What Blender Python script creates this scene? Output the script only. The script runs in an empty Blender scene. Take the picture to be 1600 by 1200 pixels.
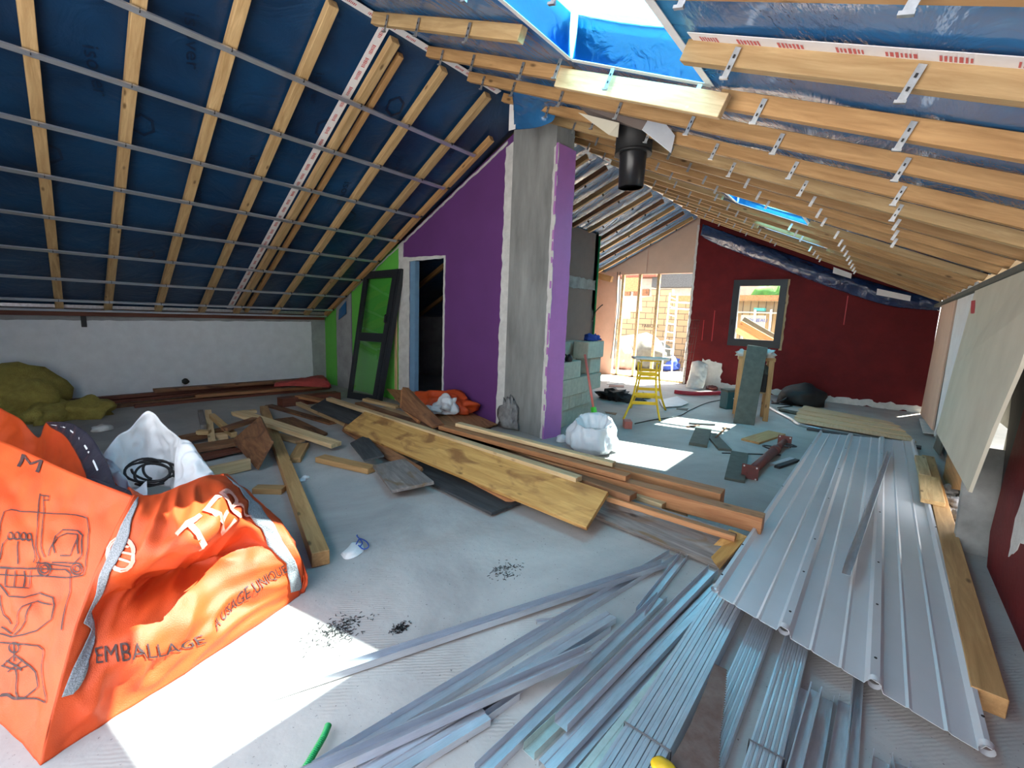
import bpy, bmesh, math, random
from mathutils import Vector, Matrix, noise
from mathutils.geometry import tessellate_polygon
random.seed(7)
S = bpy.context.scene
COL = S.collection
# ---------------------------------------------------------------- camera
CM = ((0.6323387, -0.7737396, 0.0384025), (-0.0937049, -0.1255995, -0.9876458), (0.7690040, 0.6209281, -0.1519246))
FPX, EYE = 706.08, Vector((0, 0, 1.6))
cam = bpy.data.objects.new('camera', bpy.data.cameras.new('camera')); COL.objects.link(cam)
R_, D_, F_ = (Vector(r) for r in CM)
cam.matrix_world = Matrix.Translation(EYE) @ Matrix((R_, -D_, -F_)).transposed().to_4x4()
cam.data.sensor_width = 36; cam.data.sensor_fit = 'HORIZONTAL'; cam.data.lens = FPX / 1600 * 36
cam.data.clip_start = .02; cam.data.clip_end = 300
S.camera = cam
# ---------------------------------------------------------------- light
SUN = Vector((-.52, .22, -1)).normalized()
sd = bpy.data.lights.new('sun', 'SUN'); sd.energy = 60; sd.angle = .009; sd.color = (1, .89, .74)
so = bpy.data.objects.new('sun', sd); COL.objects.link(so); so.rotation_euler = SUN.to_track_quat('-Z', 'Y').to_euler()
so.location = (6, -4, 12)
W = bpy.data.worlds.new('sky'); S.world = W; W.use_nodes = True
wn = W.node_tree; wn.nodes.clear()
wo = wn.nodes.new('ShaderNodeOutputWorld'); wb = wn.nodes.new('ShaderNodeBackground')
wt = wn.nodes.new('ShaderNodeTexCoord'); ws = wn.nodes.new('ShaderNodeSeparateXYZ'); wr = wn.nodes.new('ShaderNodeValToRGB')
wr.color_ramp.elements[0].color = (1, .97, .93, 1); wr.color_ramp.elements[0].position = .02
wr.color_ramp.elements[1].color = (.74, .85, 1, 1); wr.color_ramp.elements[1].position = .8
wn.links.new(wt.outputs['Generated'], ws.inputs[0]); wn.links.new(ws.outputs['Z'], wr.inputs[0])
wn.links.new(wr.outputs[0], wb.inputs[0]); wn.links.new(wb.outputs[0], wo.inputs[0])
wb.inputs[1].default_value = 4.4
S.view_settings.view_transform = 'Standard'; S.view_settings.look = 'None'
S.view_settings.exposure = 0.5; S.view_settings.gamma = 1; S.view_settings.use_curve_mapping = False

# ---------------------------------------------------------------- measuring helpers: where a sight line meets a plane
def hit(px, py, n, d):
    r = R_ * ((px - 800) / FPX) + D_ * ((py - 600) / FPX) + F_
    n = Vector(n)
    return EYE + r * ((d - n.dot(EYE)) / n.dot(r))
def at(px, py, z=0.0): return hit(px, py, (0, 0, 1), z)
def atx(px, py, x): return hit(px, py, (1, 0, 0), x)
def aty(px, py, y): return hit(px, py, (0, 1, 0), y)

# ---------------------------------------------------------------- materials
MATS = {}
def nodes(name):
    m = bpy.data.materials.new(name); m.use_nodes = True
    nt = m.node_tree; b = nt.nodes['Principled BSDF']
    MATS[name] = m
    return m, nt, b
def N(nt, t, **kw):
    n = nt.nodes.new(t)
    for k, v in kw.items():
        if k in n.inputs: n.inputs[k].default_value = v
        else: setattr(n, k, v)
    return n
def ramp(nt, fac, stops):
    r = nt.nodes.new('ShaderNodeValToRGB'); e = r.color_ramp.elements
    while len(e) < len(stops): e.new(.5)
    for i, (p, c) in enumerate(stops):
        e[i].position = p; e[i].color = (*c, 1)
    nt.links.new(fac, r.inputs[0]); return r.outputs[0]
def coords(nt, scale=(1, 1, 1), kind='Object', rnd=False):
    tc = nt.nodes.new('ShaderNodeTexCoord'); mp = nt.nodes.new('ShaderNodeMapping'); mp.inputs['Scale'].default_value = scale
    nt.links.new(tc.outputs[kind], mp.inputs['Vector'])
    if rnd:
        oi = nt.nodes.new('ShaderNodeObjectInfo'); cb = nt.nodes.new('ShaderNodeCombineXYZ'); mm = N(nt, 'ShaderNodeMath', operation='MULTIPLY'); mm.inputs[1].default_value = 37
        nt.links.new(oi.outputs['Random'], mm.inputs[0])
        for k in range(3): nt.links.new(mm.outputs[0], cb.inputs[k])
        nt.links.new(cb.outputs[0], mp.inputs['Location'])
    return mp.outputs[0]
def mul(c, f): return tuple(min(1, x * f) for x in c)
def plain(name, c, rough=.7, metal=0, var=.12, scale=6, bump=.1, bscale=40, stretch=(1, 1, 1), c2=None, kind='Object', spec=.5, sharp=(.3, .7)):
    m, nt, b = nodes(name)
    v = coords(nt, stretch, kind)
    n = N(nt, 'ShaderNodeTexNoise', Scale=scale, Detail=6.0, Roughness=.6)
    nt.links.new(v, n.inputs['Vector'])
    nt.links.new(ramp(nt, n.outputs[0], [(sharp[0], c2 or mul(c, 1 - var)), (sharp[1], mul(c, 1 + var) if not c2 else c)]), b.inputs['Base Color'])
    b.inputs['Roughness'].default_value = rough; b.inputs['Metallic'].default_value = metal
    b.inputs['Specular IOR Level'].default_value = spec
    if bump:
        n2 = N(nt, 'ShaderNodeTexNoise', Scale=bscale, Detail=4.0); nt.links.new(v, n2.inputs['Vector'])
        bp = N(nt, 'ShaderNodeBump', Strength=bump, Distance=.01); nt.links.new(n2.outputs[0], bp.inputs['Height']); nt.links.new(bp.outputs[0], b.inputs['Normal'])
    return m
def wood(name, dark, light, knots=True, rough=.65, stain=None, grain=1.0):
    m, nt, b = nodes(name)
    v = coords(nt, (1.3, 16, 16), rnd=True)
    n = N(nt, 'ShaderNodeTexNoise', Scale=1.6, Detail=8.0, Roughness=.65, Distortion=.6); nt.links.new(v, n.inputs['Vector'])
    col = ramp(nt, n.outputs[0], [(.3, dark), (.5, tuple((a + c) / 2 for a, c in zip(dark, light))), (.68, light)])
    if knots:
        v2 = coords(nt, (2.6, 7, 7), rnd=True)
        vo = N(nt, 'ShaderNodeTexVoronoi', Scale=1.0); nt.links.new(v2, vo.inputs['Vector'])
        k = ramp(nt, vo.outputs['Distance'], [(.05, (.0,) * 3), (.12, (1,) * 3)])
        mx = N(nt, 'ShaderNodeMix', data_type='RGBA'); nt.links.new(k, mx.inputs[0]); mx.inputs[6].default_value = (*mul(dark, .45), 1); nt.links.new(col, mx.inputs[7]); col = mx.outputs[2]
    if stain:
        v3 = coords(nt, (1, 2.2, 2.2), rnd=True)
        s = N(nt, 'ShaderNodeTexNoise', Scale=2.2, Detail=7.0, Distortion=1.2); nt.links.new(v3, s.inputs['Vector'])
        k = ramp(nt, s.outputs[0], [(.52, (0,) * 3), (.66, (1,) * 3)])
        mx = N(nt, 'ShaderNodeMix', data_type='RGBA'); nt.links.new(k, mx.inputs[0]); nt.links.new(col, mx.inputs[6]); mx.inputs[7].default_value = (*stain, 1); col = mx.outputs[2]
    oi = nt.nodes.new('ShaderNodeObjectInfo'); hs = nt.nodes.new('ShaderNodeHueSaturation')
    mr = N(nt, 'ShaderNodeMapRange'); mr.inputs[3].default_value = .82; mr.inputs[4].default_value = 1.15
    nt.links.new(oi.outputs['Random'], mr.inputs[0]); nt.links.new(mr.outputs[0], hs.inputs['Value']); nt.links.new(col, hs.inputs['Color'])
    nt.links.new(hs.outputs[0], b.inputs['Base Color']); b.inputs['Roughness'].default_value = rough
    bp = N(nt, 'ShaderNodeBump', Strength=.25 * grain, Distance=.004); nt.links.new(n.outputs[0], bp.inputs['Height']); nt.links.new(bp.outputs[0], b.inputs['Normal'])
    return m
wood('pine', (.36, .215, .085), (.60, .41, .20))
wood('pine_warm', (.34, .175, .062), (.56, .325, .135))
wood('pine_orange', (.27, .10, .035), (.50, .24, .10))
wood('plank_gold', (.36, .18, .045), (.58, .34, .11), stain=(.24, .11, .035))
wood('plank_grey', (.10, .085, .08), (.27, .24, .22), stain=(.16, .10, .05))
wood('plank_black', (.015, .017, .02), (.07, .075, .08), knots=False)
wood('plank_brown', (.12, .045, .02), (.30, .14, .06), stain=(.10, .04, .02))
wood('plank_pale', (.42, .27, .13), (.68, .50, .28))
wood('mahogany', (.07, .018, .010), (.20, .06, .03), knots=False)
wood('plywood', (.50, .33, .18), (.70, .50, .31), knots=False)
plain('white_plaster', (.72, .74, .76), .9, var=.06, bump=.15)
plain('grey_plaster', (.33, .34, .34), .95, scale=3, var=.22, bump=.4)
plain('raw_gypsum', (.62, .61, .58), .95, var=.12, scale=9, bump=.5)
plain('concrete', (.27, .275, .265), .9, scale=4, var=.3, bump=.5, bscale=30, stretch=(1, 1, .25))
plain('brown_wall', (.20, .155, .135), .85, var=.05, bump=.05)
plain('pink_wall', (.62, .40, .31), .85, var=.05, bump=.05)
plain('gable_board', (.60, .43, .33), .8, var=.06, bump=.05, scale=3)
plain('green_paint', (.13, .52, .07), .55, var=.05, bump=.06, bscale=80)
plain('red_wall', (.155, .009, .011), .7, c2=(.10, .006, .008), spec=.25, scale=3, bump=.35, bscale=18)
plain('plasterboard', (.66, .62, .50), .85, c2=(.56, .52, .41), scale=2, bump=.05)
plain('galvanised', (.66, .69, .74), .34, metal=.8, var=.12, scale=14, bump=.12, bscale=120, stretch=(.6, 4, 4))
plain('galvanised_green', (.50, .60, .57), .38, metal=.55, var=.15, scale=14, bump=.12, bscale=120)
plain('roof_sheet', (.60, .61, .63), .36, metal=.2, var=.05, scale=2, bump=.05, bscale=60)
plain('zinc_clip', (.50, .51, .52), .4, metal=.9, var=.2, scale=30, bump=0)
plain('dark_steel', (.06, .06, .065), .5, metal=.6, bump=.1)
plain('black_frame', (.018, .022, .027), .45, bump=.05)
plain('black_matt', (.012, .012, .013), .6, bump=.1)
plain('black_gloss', (.016, .016, .018), .3, bump=.03)
plain('tape_white', (.80, .78, .78), .5, var=.05, bump=.1)
plain('tape_print', (.55, .12, .12), .6, bump=0)
plain('bag_orange', (.60, .078, .013), .55, c2=(.54, .056, .010), scale=4, bump=.25, bscale=260, spec=.4)
plain('webbing', (.26, .27, .29), .7, c2=(.16, .17, .18), scale=200, bump=.5, bscale=160, sharp=(.42, .55))
plain('bag_black', (.03, .028, .04), .3, bump=.2, bscale=50)
plain('ink_black', (.035, .015, .015), .7, c2=(.12, .03, .02), scale=60, bump=0, sharp=(.35, .45))
plain('ink_white', (.85, .34, .26), .6, bump=0)
plain('sack_white', (.72, .72, .72), .6, var=.06, bump=.2, bscale=200)
plain('plastic_milky', (.70, .74, .78), .35, var=.05, bump=.3, bscale=30)
plain('mineral_wool', (.42, .34, .08), 1, c2=(.27, .21, .05), scale=14, bump=1, bscale=60)
plain('block_grey', (.44, .445, .37), .95, var=.14, scale=12, bump=.4, bscale=60)
plain('yellow_paint', (.80, .50, .015), .45, bump=.05)
plain('red_paint', (.52, .03, .035), .5, bump=.05)
plain('red_pipe', (.55, .03, .05), .4, bump=.03)
plain('salmon_plastic', (.75, .18, .15), .5, bump=.03)
plain('green_plastic', (.10, .62, .05), .45, bump=.03)
plain('conduit_green', (.01, .30, .08), .4, bump=.03)
plain('prop_red', (.16, .035, .03), .55, c2=(.10, .03, .025), scale=14, bump=.2)
plain('blue_cloth', (.02, .06, .32), .8, bump=.3)
plain('rust', (.11, .055, .04), .6, metal=.4, c2=(.20, .15, .13), scale=9, bump=.2)
plain('cloth_red', (.42, .06, .05), .9, bump=.4)
plain('teal_case', (.015, .08, .09), .45, bump=.03)
plain('grey_cloth', (.55, .55, .52), .9, bump=.4)
plain('slate_board', (.085, .095, .08), .75, var=.2, scale=10, bump=.1, bscale=90)
plain('rubble', (.32, .31, .30), .95, c2=(.16, .15, .15), scale=9, bump=.8)
plain('outdoor_ground', (.30, .27, .24), .95, c2=(.20, .17, .14), scale=2, bump=.4)
plain('render_white', (.34, .33, .31), .9, bump=.1)
plain('leaf', (.07, .20, .02), .8, c2=(.02, .08, .01), scale=5, bump=.5)
plain('skin_glove', (.68, .68, .68), .8, bump=.3)
plain('brick_red', (.50, .16, .13), .9, bump=.4)
plain('turquoise', (.05, .32, .29), .5, bump=.05)
plain('paint_ridge', (.45, .52, .56), .5, bump=.05)
plain('blue_post', (.16, .30, .45), .7, bump=.1)
plain('pink_board', (.40, .24, .20), .8, bump=.1)
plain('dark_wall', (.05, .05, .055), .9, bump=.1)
def m_purple():
    m, nt, b = nodes('purple_paint')
    v = coords(nt); n = N(nt, 'ShaderNodeTexNoise', Scale=2.0, Detail=3.0); nt.links.new(v, n.inputs['Vector'])
    nt.links.new(ramp(nt, n.outputs[0], [(.3, (.125, .040, .165)), (.7, (.14, .045, .19))]), b.inputs['Base Color'])
    b.inputs['Roughness'].default_value = .5
m_purple()
plain('purple_light', (.42, .17, .46), .55, var=.05, bump=.05)
def m_floor():
    m, nt, b = nodes('screed')
    v = coords(nt)
    n = N(nt, 'ShaderNodeTexNoise', Scale=.9, Detail=9.0, Roughness=.62, Distortion=.4); nt.links.new(v, n.inputs['Vector'])
    c = ramp(nt, n.outputs[0], [(.28, (.27, .255, .245)), (.45, (.365, .35, .335)), (.6, (.45, .43, .405)), (.72, (.52, .50, .47))])
    # brown mortar stains
    n3 = N(nt, 'ShaderNodeTexNoise', Scale=1.7, Detail=6.0, Distortion=.8); nt.links.new(v, n3.inputs['Vector'])
    k = ramp(nt, n3.outputs[0], [(.5, (0,) * 3), (.75, (.5,) * 3)])
    mx = N(nt, 'ShaderNodeMix', data_type='RGBA'); nt.links.new(k, mx.inputs[0]); nt.links.new(c, mx.inputs[6]); mx.inputs[7].default_value = (.36, .30, .26, 1)
    # dark specks
    n4 = N(nt, 'ShaderNodeTexNoise', Scale=70.0, Detail=3.0); nt.links.new(v, n4.inputs['Vector'])
    k2 = ramp(nt, n4.outputs[0], [(.27, (1,) * 3), (.33, (0,) * 3)])
    mx2 = N(nt, 'ShaderNodeMix', data_type='RGBA'); nt.links.new(k2, mx2.inputs[0]); nt.links.new(mx.outputs[2], mx2.inputs[6]); mx2.inputs[7].default_value = (.13, .12, .12, 1)
    nt.links.new(mx2.outputs[2], b.inputs['Base Color']); b.inputs['Roughness'].default_value = .72
    # trowel ribs
    v2 = coords(nt, (1, 1, 1)); w = N(nt, 'ShaderNodeTexWave', Scale=26.0, Distortion=2.5, Detail=1.0); w.bands_direction = 'DIAGONAL'; nt.links.new(v2, w.inputs['Vector'])
    ml = N(nt, 'ShaderNodeMath', operation='MULTIPLY'); nt.links.new(w.outputs[1], ml.inputs[0]); nt.links.new(k, ml.inputs[1])
    n5 = N(nt, 'ShaderNodeTexNoise', Scale=14.0, Detail=6.0); nt.links.new(v, n5.inputs['Vector'])
    ad = N(nt, 'ShaderNodeMath', operation='ADD'); nt.links.new(ml.outputs[0], ad.inputs[0]); nt.links.new(n5.outputs[0], ad.inputs[1])
    bp = N(nt, 'ShaderNodeBump', Strength=.3, Distance=.012); nt.links.new(ad.outputs[0], bp.inputs['Height']); nt.links.new(bp.outputs[0], b.inputs['Normal'])
m_floor()
def m_film(name, c1, c2, rough, strength, scale, coat=0.0):
    m, nt, b = nodes(name)
    v = coords(nt)
    n = N(nt, 'ShaderNodeTexNoise', Scale=1.1, Detail=4.0); nt.links.new(v, n.inputs['Vector'])
    nt.links.new(ramp(nt, n.outputs[0], [(.35, c1), (.68, c2)]), b.inputs['Base Color'])
    b.inputs['Roughness'].default_value = rough; b.inputs['IOR'].default_value = 1.6; b.inputs['Coat Weight'].default_value = coat; b.inputs['Coat Roughness'].default_value = .08
    v2 = coords(nt, scale)
    n2 = N(nt, 'ShaderNodeTexNoise', Scale=1.0, Detail=5.0, Roughness=.55, Distortion=2.2); nt.links.new(v2, n2.inputs['Vector'])
    bp = N(nt, 'ShaderNodeBump', Strength=strength, Distance=.06); nt.links.new(n2.outputs[0], bp.inputs['Height']); nt.links.new(bp.outputs[0], b.inputs['Normal']); nt.links.new(bp.outputs[0], b.inputs['Coat Normal'])
    return m
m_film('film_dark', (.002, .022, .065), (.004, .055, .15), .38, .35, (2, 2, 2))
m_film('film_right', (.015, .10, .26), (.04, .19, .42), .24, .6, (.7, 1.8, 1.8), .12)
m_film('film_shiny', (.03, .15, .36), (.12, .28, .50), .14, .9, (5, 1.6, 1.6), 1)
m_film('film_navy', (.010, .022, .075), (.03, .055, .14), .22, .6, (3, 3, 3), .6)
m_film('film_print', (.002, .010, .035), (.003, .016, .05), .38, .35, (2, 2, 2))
def m_skyfilm():
    m, nt, b = nodes('film_bright')
    nt.nodes.remove(b); out = nt.nodes['Material Output']
    tr = N(nt, 'ShaderNodeBsdfTransparent'); tr.inputs[0].default_value = (.66, .88, 1, 1)
    tl = N(nt, 'ShaderNodeBsdfTranslucent'); tl.inputs[0].default_value = (.06, .48, .78, 1)
    gl = N(nt, 'ShaderNodeBsdfGlossy'); gl.inputs[0].default_value = (.5, .7, 1, 1); gl.inputs[1].default_value = .2
    v = coords(nt); n = N(nt, 'ShaderNodeTexNoise', Scale=6.0, Detail=4.0, Distortion=1.0); nt.links.new(v, n.inputs['Vector'])
    bp = N(nt, 'ShaderNodeBump', Strength=.5, Distance=.03); nt.links.new(n.outputs[0], bp.inputs['Height'])
    for q in (tl, gl): nt.links.new(bp.outputs[0], q.inputs['Normal'])
    m1 = N(nt, 'ShaderNodeMixShader'); m1.inputs[0].default_value = .6; nt.links.new(tr.outputs[0], m1.inputs[1]); nt.links.new(tl.outputs[0], m1.inputs[2])
    m2 = N(nt, 'ShaderNodeMixShader'); m2.inputs[0].default_value = .05; nt.links.new(m1.outputs[0], m2.inputs[1]); nt.links.new(gl.outputs[0], m2.inputs[2])
    nt.links.new(m2.outputs[0], out.inputs[0])
m_skyfilm()
def m_glass(name, tint, glossy):
    m, nt, b = nodes(name)
    nt.nodes.remove(b); out = nt.nodes['Material Output']
    tr = N(nt, 'ShaderNodeBsdfTransparent'); tr.inputs[0].default_value = (*tint, 1)
    gl = N(nt, 'ShaderNodeBsdfGlossy'); gl.inputs[1].default_value = .03
    m1 = N(nt, 'ShaderNodeMixShader'); m1.inputs[0].default_value = glossy
    nt.links.new(tr.outputs[0], m1.inputs[1]); nt.links.new(gl.outputs[0], m1.inputs[2]); nt.links.new(m1.outputs[0], out.inputs[0])
m_glass('glass', (.92, .97, .95), .08)
def m_blocks():
    m, nt, b = nodes('block_wall')
    tc = nt.nodes.new('ShaderNodeTexCoord'); sp = nt.nodes.new('ShaderNodeSeparateXYZ'); cb = nt.nodes.new('ShaderNodeCombineXYZ')
    nt.links.new(tc.outputs['Object'], sp.inputs[0]); nt.links.new(sp.outputs['X'], cb.inputs[0]); nt.links.new(sp.outputs['Y'], cb.inputs[1])
    br = N(nt, 'ShaderNodeTexBrick', Scale=1.0); br.inputs['Brick Width'].default_value = .5; br.inputs['Row Height'].default_value = .22; br.inputs['Mortar Size'].default_value = .012
    br.inputs['Color1'].default_value = (.34, .25, .14, 1); br.inputs['Color2'].default_value = (.29, .21, .12, 1); br.inputs['Mortar'].default_value = (.10, .075, .055, 1)
    nt.links.new(cb.outputs[0], br.inputs['Vector']); nt.links.new(br.outputs[0], b.inputs['Base Color']); b.inputs['Roughness'].default_value = .95
m_blocks()

# ---------------------------------------------------------------- object helpers
WM = {}
def link(name, me, mat, parent=None, mw=Matrix.Identity(4)):
    o = bpy.data.objects.new(name, me); COL.objects.link(o)
    if mat: me.materials.append(MATS[mat])
    place(o, mw, parent); return o
def place(o, mw, parent=None):
    WM[o.name] = mw.copy()
    if parent is not None:
        o.parent = parent; o.matrix_parent_inverse = Matrix.Identity(4)
        o.matrix_basis = WM[parent.name].inverted() @ mw
    else: o.matrix_basis = mw
def tag(o, label=None, cat=None, group=None, kind=None):
    if label: o['label'] = label
    if cat: o['category'] = cat
    if group: o['group'] = group
    if kind: o['kind'] = kind
    return o
def thing(name, loc, label, cat, group=None, rz=0):
    o = bpy.data.objects.new(name, None); COL.objects.link(o); o.empty_display_size = .1
    place(o, Matrix.Translation(Vector(loc)) @ Matrix.Rotation(rz, 4, 'Z'))
    return tag(o, label, cat, group)
def struct(o): o['kind'] = 'structure'; return o
def mesh(name, verts, faces, smooth=False):
    me = bpy.data.meshes.new(name); me.from_pydata([tuple(v) for v in verts], [], faces); me.update()
    if smooth:
        for p in me.polygons: p.use_smooth = True
    return me
def fin(me, bevel=0.0, weld=True):
    bm = bmesh.new(); bm.from_mesh(me)
    if weld: bmesh.ops.remove_doubles(bm, verts=bm.verts, dist=1e-5)
    bmesh.ops.recalc_face_normals(bm, faces=bm.faces)
    if bevel: bmesh.ops.bevel(bm, geom=list(bm.edges), offset=bevel, segments=1, affect='EDGES')
    bm.to_mesh(me); bm.free(); return me
def frame(o, x, up):
    x = x.normalized(); z = up - x * up.dot(x)
    if z.length < 1e-5: z = Vector((0, 1, 0)) - x * x.y
    z.normalize(); y = z.cross(x)
    m = Matrix((x, y, z)).transposed().to_4x4(); m.translation = o
    return m
def beam(name, A, B, w, t, mat, parent=None, up=(0, 0, 1), z0=None, bevel=.003, warp=0, yo=0):
    """a straight timber from A to B, w wide, t deep, its top face on the line AB"""
    A, B = Vector(A), Vector(B); L = (B - A).length; mw = frame(A, B - A, Vector(up))
    za, zb = (-t, 0) if z0 is None else (z0, z0 + t)
    n = 1 if not warp else 8
    vs, fs = [], []
    for i in range(n + 1):
        x = L * i / n; d = warp * math.sin(math.pi * i / n)
        vs += [(x, yo - w / 2, za + d), (x, yo + w / 2, za + d), (x, yo + w / 2, zb + d), (x, yo - w / 2, zb + d)]
    for i in range(n):
        a = 4 * i
        for k in range(4): fs.append((a + k, a + (k + 1) % 4, a + 4 + (k + 1) % 4, a + 4 + k))
    fs += [(3, 2, 1, 0), (4 * n, 4 * n + 1, 4 * n + 2, 4 * n + 3)]
    return link(name, fin(mesh(name, vs, fs), bevel if n == 1 else 0), mat, parent, mw)
def slab(name, pts, t, mat, parent=None, holes=(), bevel=0.0, up=None):
    """a plate: outline pts (world), thickness t behind its face; local X runs along the first edge"""
    pts = [Vector(p) for p in pts]
    nrm = Vector((0, 0, 0))
    for i in range(len(pts)): nrm += pts[i].cross(pts[(i + 1) % len(pts)])
    if up is not None and nrm.dot(Vector(up)) < 0: nrm = -nrm
    ed = max(((pts[(i + 1) % len(pts)] - pts[i]) for i in range(len(pts))), key=lambda e: e.length)
    mw = frame(pts[0], ed, nrm); inv = mw.inverted()
    loops = [[inv @ p for p in pts]] + [[inv @ Vector(p) for p in h] for h in holes]
    tri = tessellate_polygon([[Vector((p.x, p.y, 0)) for p in l] for l in loops])
    flat = [p for l in loops for p in l]; n = len(flat)
    vs = [(p.x, p.y, p.z) for p in flat] + [(p.x, p.y, p.z - t) for p in flat]
    fs = [tuple(f) for f in tri] + [tuple(i + n for i in reversed(f)) for f in tri]
    k = 0
    for l in loops:
        for i in range(len(l)):
            a, b = k + i, k + (i + 1) % len(l); fs.append((a, b, b + n, a + n))
        k += len(l)
    me = fin(mesh(name, vs, fs))
    if bevel:
        bm = bmesh.new(); bm.from_mesh(me); bmesh.ops.dissolve_limit(bm, angle_limit=.02, verts=bm.verts, edges=bm.edges)
        bmesh.ops.bevel(bm, geom=list(bm.edges), offset=bevel, segments=1, affect='EDGES'); bm.to_mesh(me); bm.free()
    return link(name, me, mat, parent, mw)
def box(name, lo, hi, mat, parent=None, rz=0, bevel=.003, mw=None):
    """box with local extents lo..hi, set at mw or at its own centre"""
    lo, hi = Vector(lo), Vector(hi)
    if mw is None:
        c = (lo + hi) / 2; c.z = lo.z; mw = Matrix.Translation(c) @ Matrix.Rotation(rz, 4, 'Z'); lo, hi = lo - c, hi - c
    vs = [(x, y, z) for x in (lo.x, hi.x) for y in (lo.y, hi.y) for z in (lo.z, hi.z)]
    fs = [(0, 1, 3, 2), (4, 6, 7, 5), (0, 4, 5, 1), (2, 3, 7, 6), (0, 2, 6, 4), (1, 5, 7, 3)]
    return link(name, fin(mesh(name, vs, fs), bevel), mat, parent, mw)
def tube(name, pts, r, mat, parent=None, seg=10, radii=None, smooth=True, cap=True, closed=False):
    pts = [Vector(p) for p in pts]; o = pts[0].copy(); n = len(pts); vs, fs = [], []
    ref = None
    for i, p in enumerate(pts):
        d = (pts[min(i + 1, n - 1)] - pts[max(i - 1, 0)]).normalized()
        if ref is None:
            ref = Vector((0, 0, 1)) if abs(d.z) < .9 else Vector((1, 0, 0))
        u = (ref - d * ref.dot(d)).normalized(); ref = u; v = d.cross(u)
        rr = radii[i] if radii else r
        for k in range(seg):
            a = 2 * math.pi * k / seg; vs.append(p - o + u * (rr * math.cos(a)) + v * (rr * math.sin(a)))
    for i in range(n - 1):
        for k in range(seg): fs.append((i * seg + k, i * seg + (k + 1) % seg, (i + 1) * seg + (k + 1) % seg, (i + 1) * seg + k))
    if cap: fs += [tuple(reversed(range(seg))), tuple(range((n - 1) * seg, n * seg))]
    me = mesh(name, vs, fs, smooth)
    if smooth and cap:
        me.polygons[-1].use_smooth = False; me.polygons[-2].use_smooth = False
    return link(name, fin(me, weld=False), mat, parent, Matrix.Translation(o))
def curve_pts(ctrl, n=8):
    c = [Vector(p) for p in ctrl]; out = []
    for i in range(len(c) - 1):
        p0, p1, p2, p3 = c[max(i - 1, 0)], c[i], c[i + 1], c[min(i + 2, len(c) - 1)]
        for k in range(n):
            t = k / n; out.append(.5 * ((2 * p1) + (p2 - p0) * t + (2 * p0 - 5 * p1 + 4 * p2 - p3) * t * t + (3 * p1 - 3 * p2 + p3 - p0) * t ** 3))
    out.append(c[-1]); return out
def profile(name, A, B, sec, mat, parent=None, up=(0, 0, 1), thick=.0012, closed=False, smooth=False, nl=1, sag=0):
    """sheet-metal section sec [(y,z)] drawn from A to B"""
    A, B = Vector(A), Vector(B); L = (B - A).length; mw = frame(A, B - A, Vector(up)); n = len(sec)
    # give the open section a real thickness by offsetting it
    off = []
    for i in range(n):
        a = Vector(sec[max(i - 1, 0)]); b = Vector(sec[min(i + 1, n - 1)]); d = (b - a).normalized(); off.append((sec[i][0] - d.y * thick, sec[i][1] + d.x * thick))
    ring = list(sec) + off[::-1]; m = len(ring); vs, fs = [], []
    for j in range(nl + 1):
        x = L * j / nl; dz = sag * math.sin(math.pi * j / nl)
        vs += [(x, y, z + dz) for y, z in ring]
    for j in range(nl):
        for i in range(m): fs.append((j * m + i, j * m + (i + 1) % m, (j + 1) * m + (i + 1) % m, (j + 1) * m + i))
    for i in range(n - 1):
        for e, s in ((0, 1), (nl * m, -1)):
            q = (e + i, e + i + 1, e + m - 2 - i, e + m - 1 - i); fs.append(q[::s])
    return link(name, fin(mesh(name, vs, fs, smooth)), mat, parent, mw)
def surf(ctrl, nu, nv):
    """smooth grid through rows of control points"""
    rows = [[Vector(p) for p in r] for r in ctrl]
    def cr(ps, t):
        n = len(ps) - 1
        if n == 0: return ps[0]
        s = min(max(t, 0), 1) * n; i = min(int(s), n - 1); f = s - i
        p0, p1, p2, p3 = ps[max(i - 1, 0)], ps[i], ps[i + 1], ps[min(i + 2, n)]
        if i == 0: p0 = 2 * p1 - p2
        if i + 1 == n: p3 = 2 * p2 - p1
        return .5 * ((2 * p1) + (p2 - p0) * f + (2 * p0 - 5 * p1 + 4 * p2 - p3) * f * f + (3 * p1 - 3 * p2 + p3 - p0) * f ** 3)
    return lambda u, v: cr([cr(r, u) for r in rows], v)
def cloth(name, fn, nu, nv, mat, parent=None, wr=0.0, ws=6, thick=.002, edge=True, org=None):
    """a thin flexible skin following fn(u,v), with creases, and a real thickness"""
    def f(u, v):
        p = fn(u, v)
        if not wr: return p
        e = 1e-3; n = (fn(min(u + e, 1), v) - fn(max(u - e, 0), v)).cross(fn(u, min(v + e, 1)) - fn(u, max(v - e, 0)))
        if n.length > 1e-12: n.normalize()
        q = noise.noise(p * ws) + .6 * abs(noise.noise(p * ws * 2.1 + Vector((5, 1, 2)))) * 2 - .5
        k = min(1, 6 * min(u, 1 - u, v, 1 - v) + .25) if edge else 1
        return p + n * (wr * q * k)
    o = f(0, 0) if org is None else Vector(org)
    vs = [f(i / nu, j / nv) - o for j in range(nv + 1) for i in range(nu + 1)]
    fs = [(j * (nu + 1) + i, j * (nu + 1) + i + 1, (j + 1) * (nu + 1) + i + 1, (j + 1) * (nu + 1) + i) for j in range(nv) for i in range(nu)]
    ob = link(name, mesh(name, vs, fs, True), mat, parent, Matrix.Translation(o))
    if thick:
        m = ob.modifiers.new('solid', 'SOLIDIFY'); m.thickness = thick; m.offset = 0
    ob['_n'] = 0; del ob['_n']
    return ob, f
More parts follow.
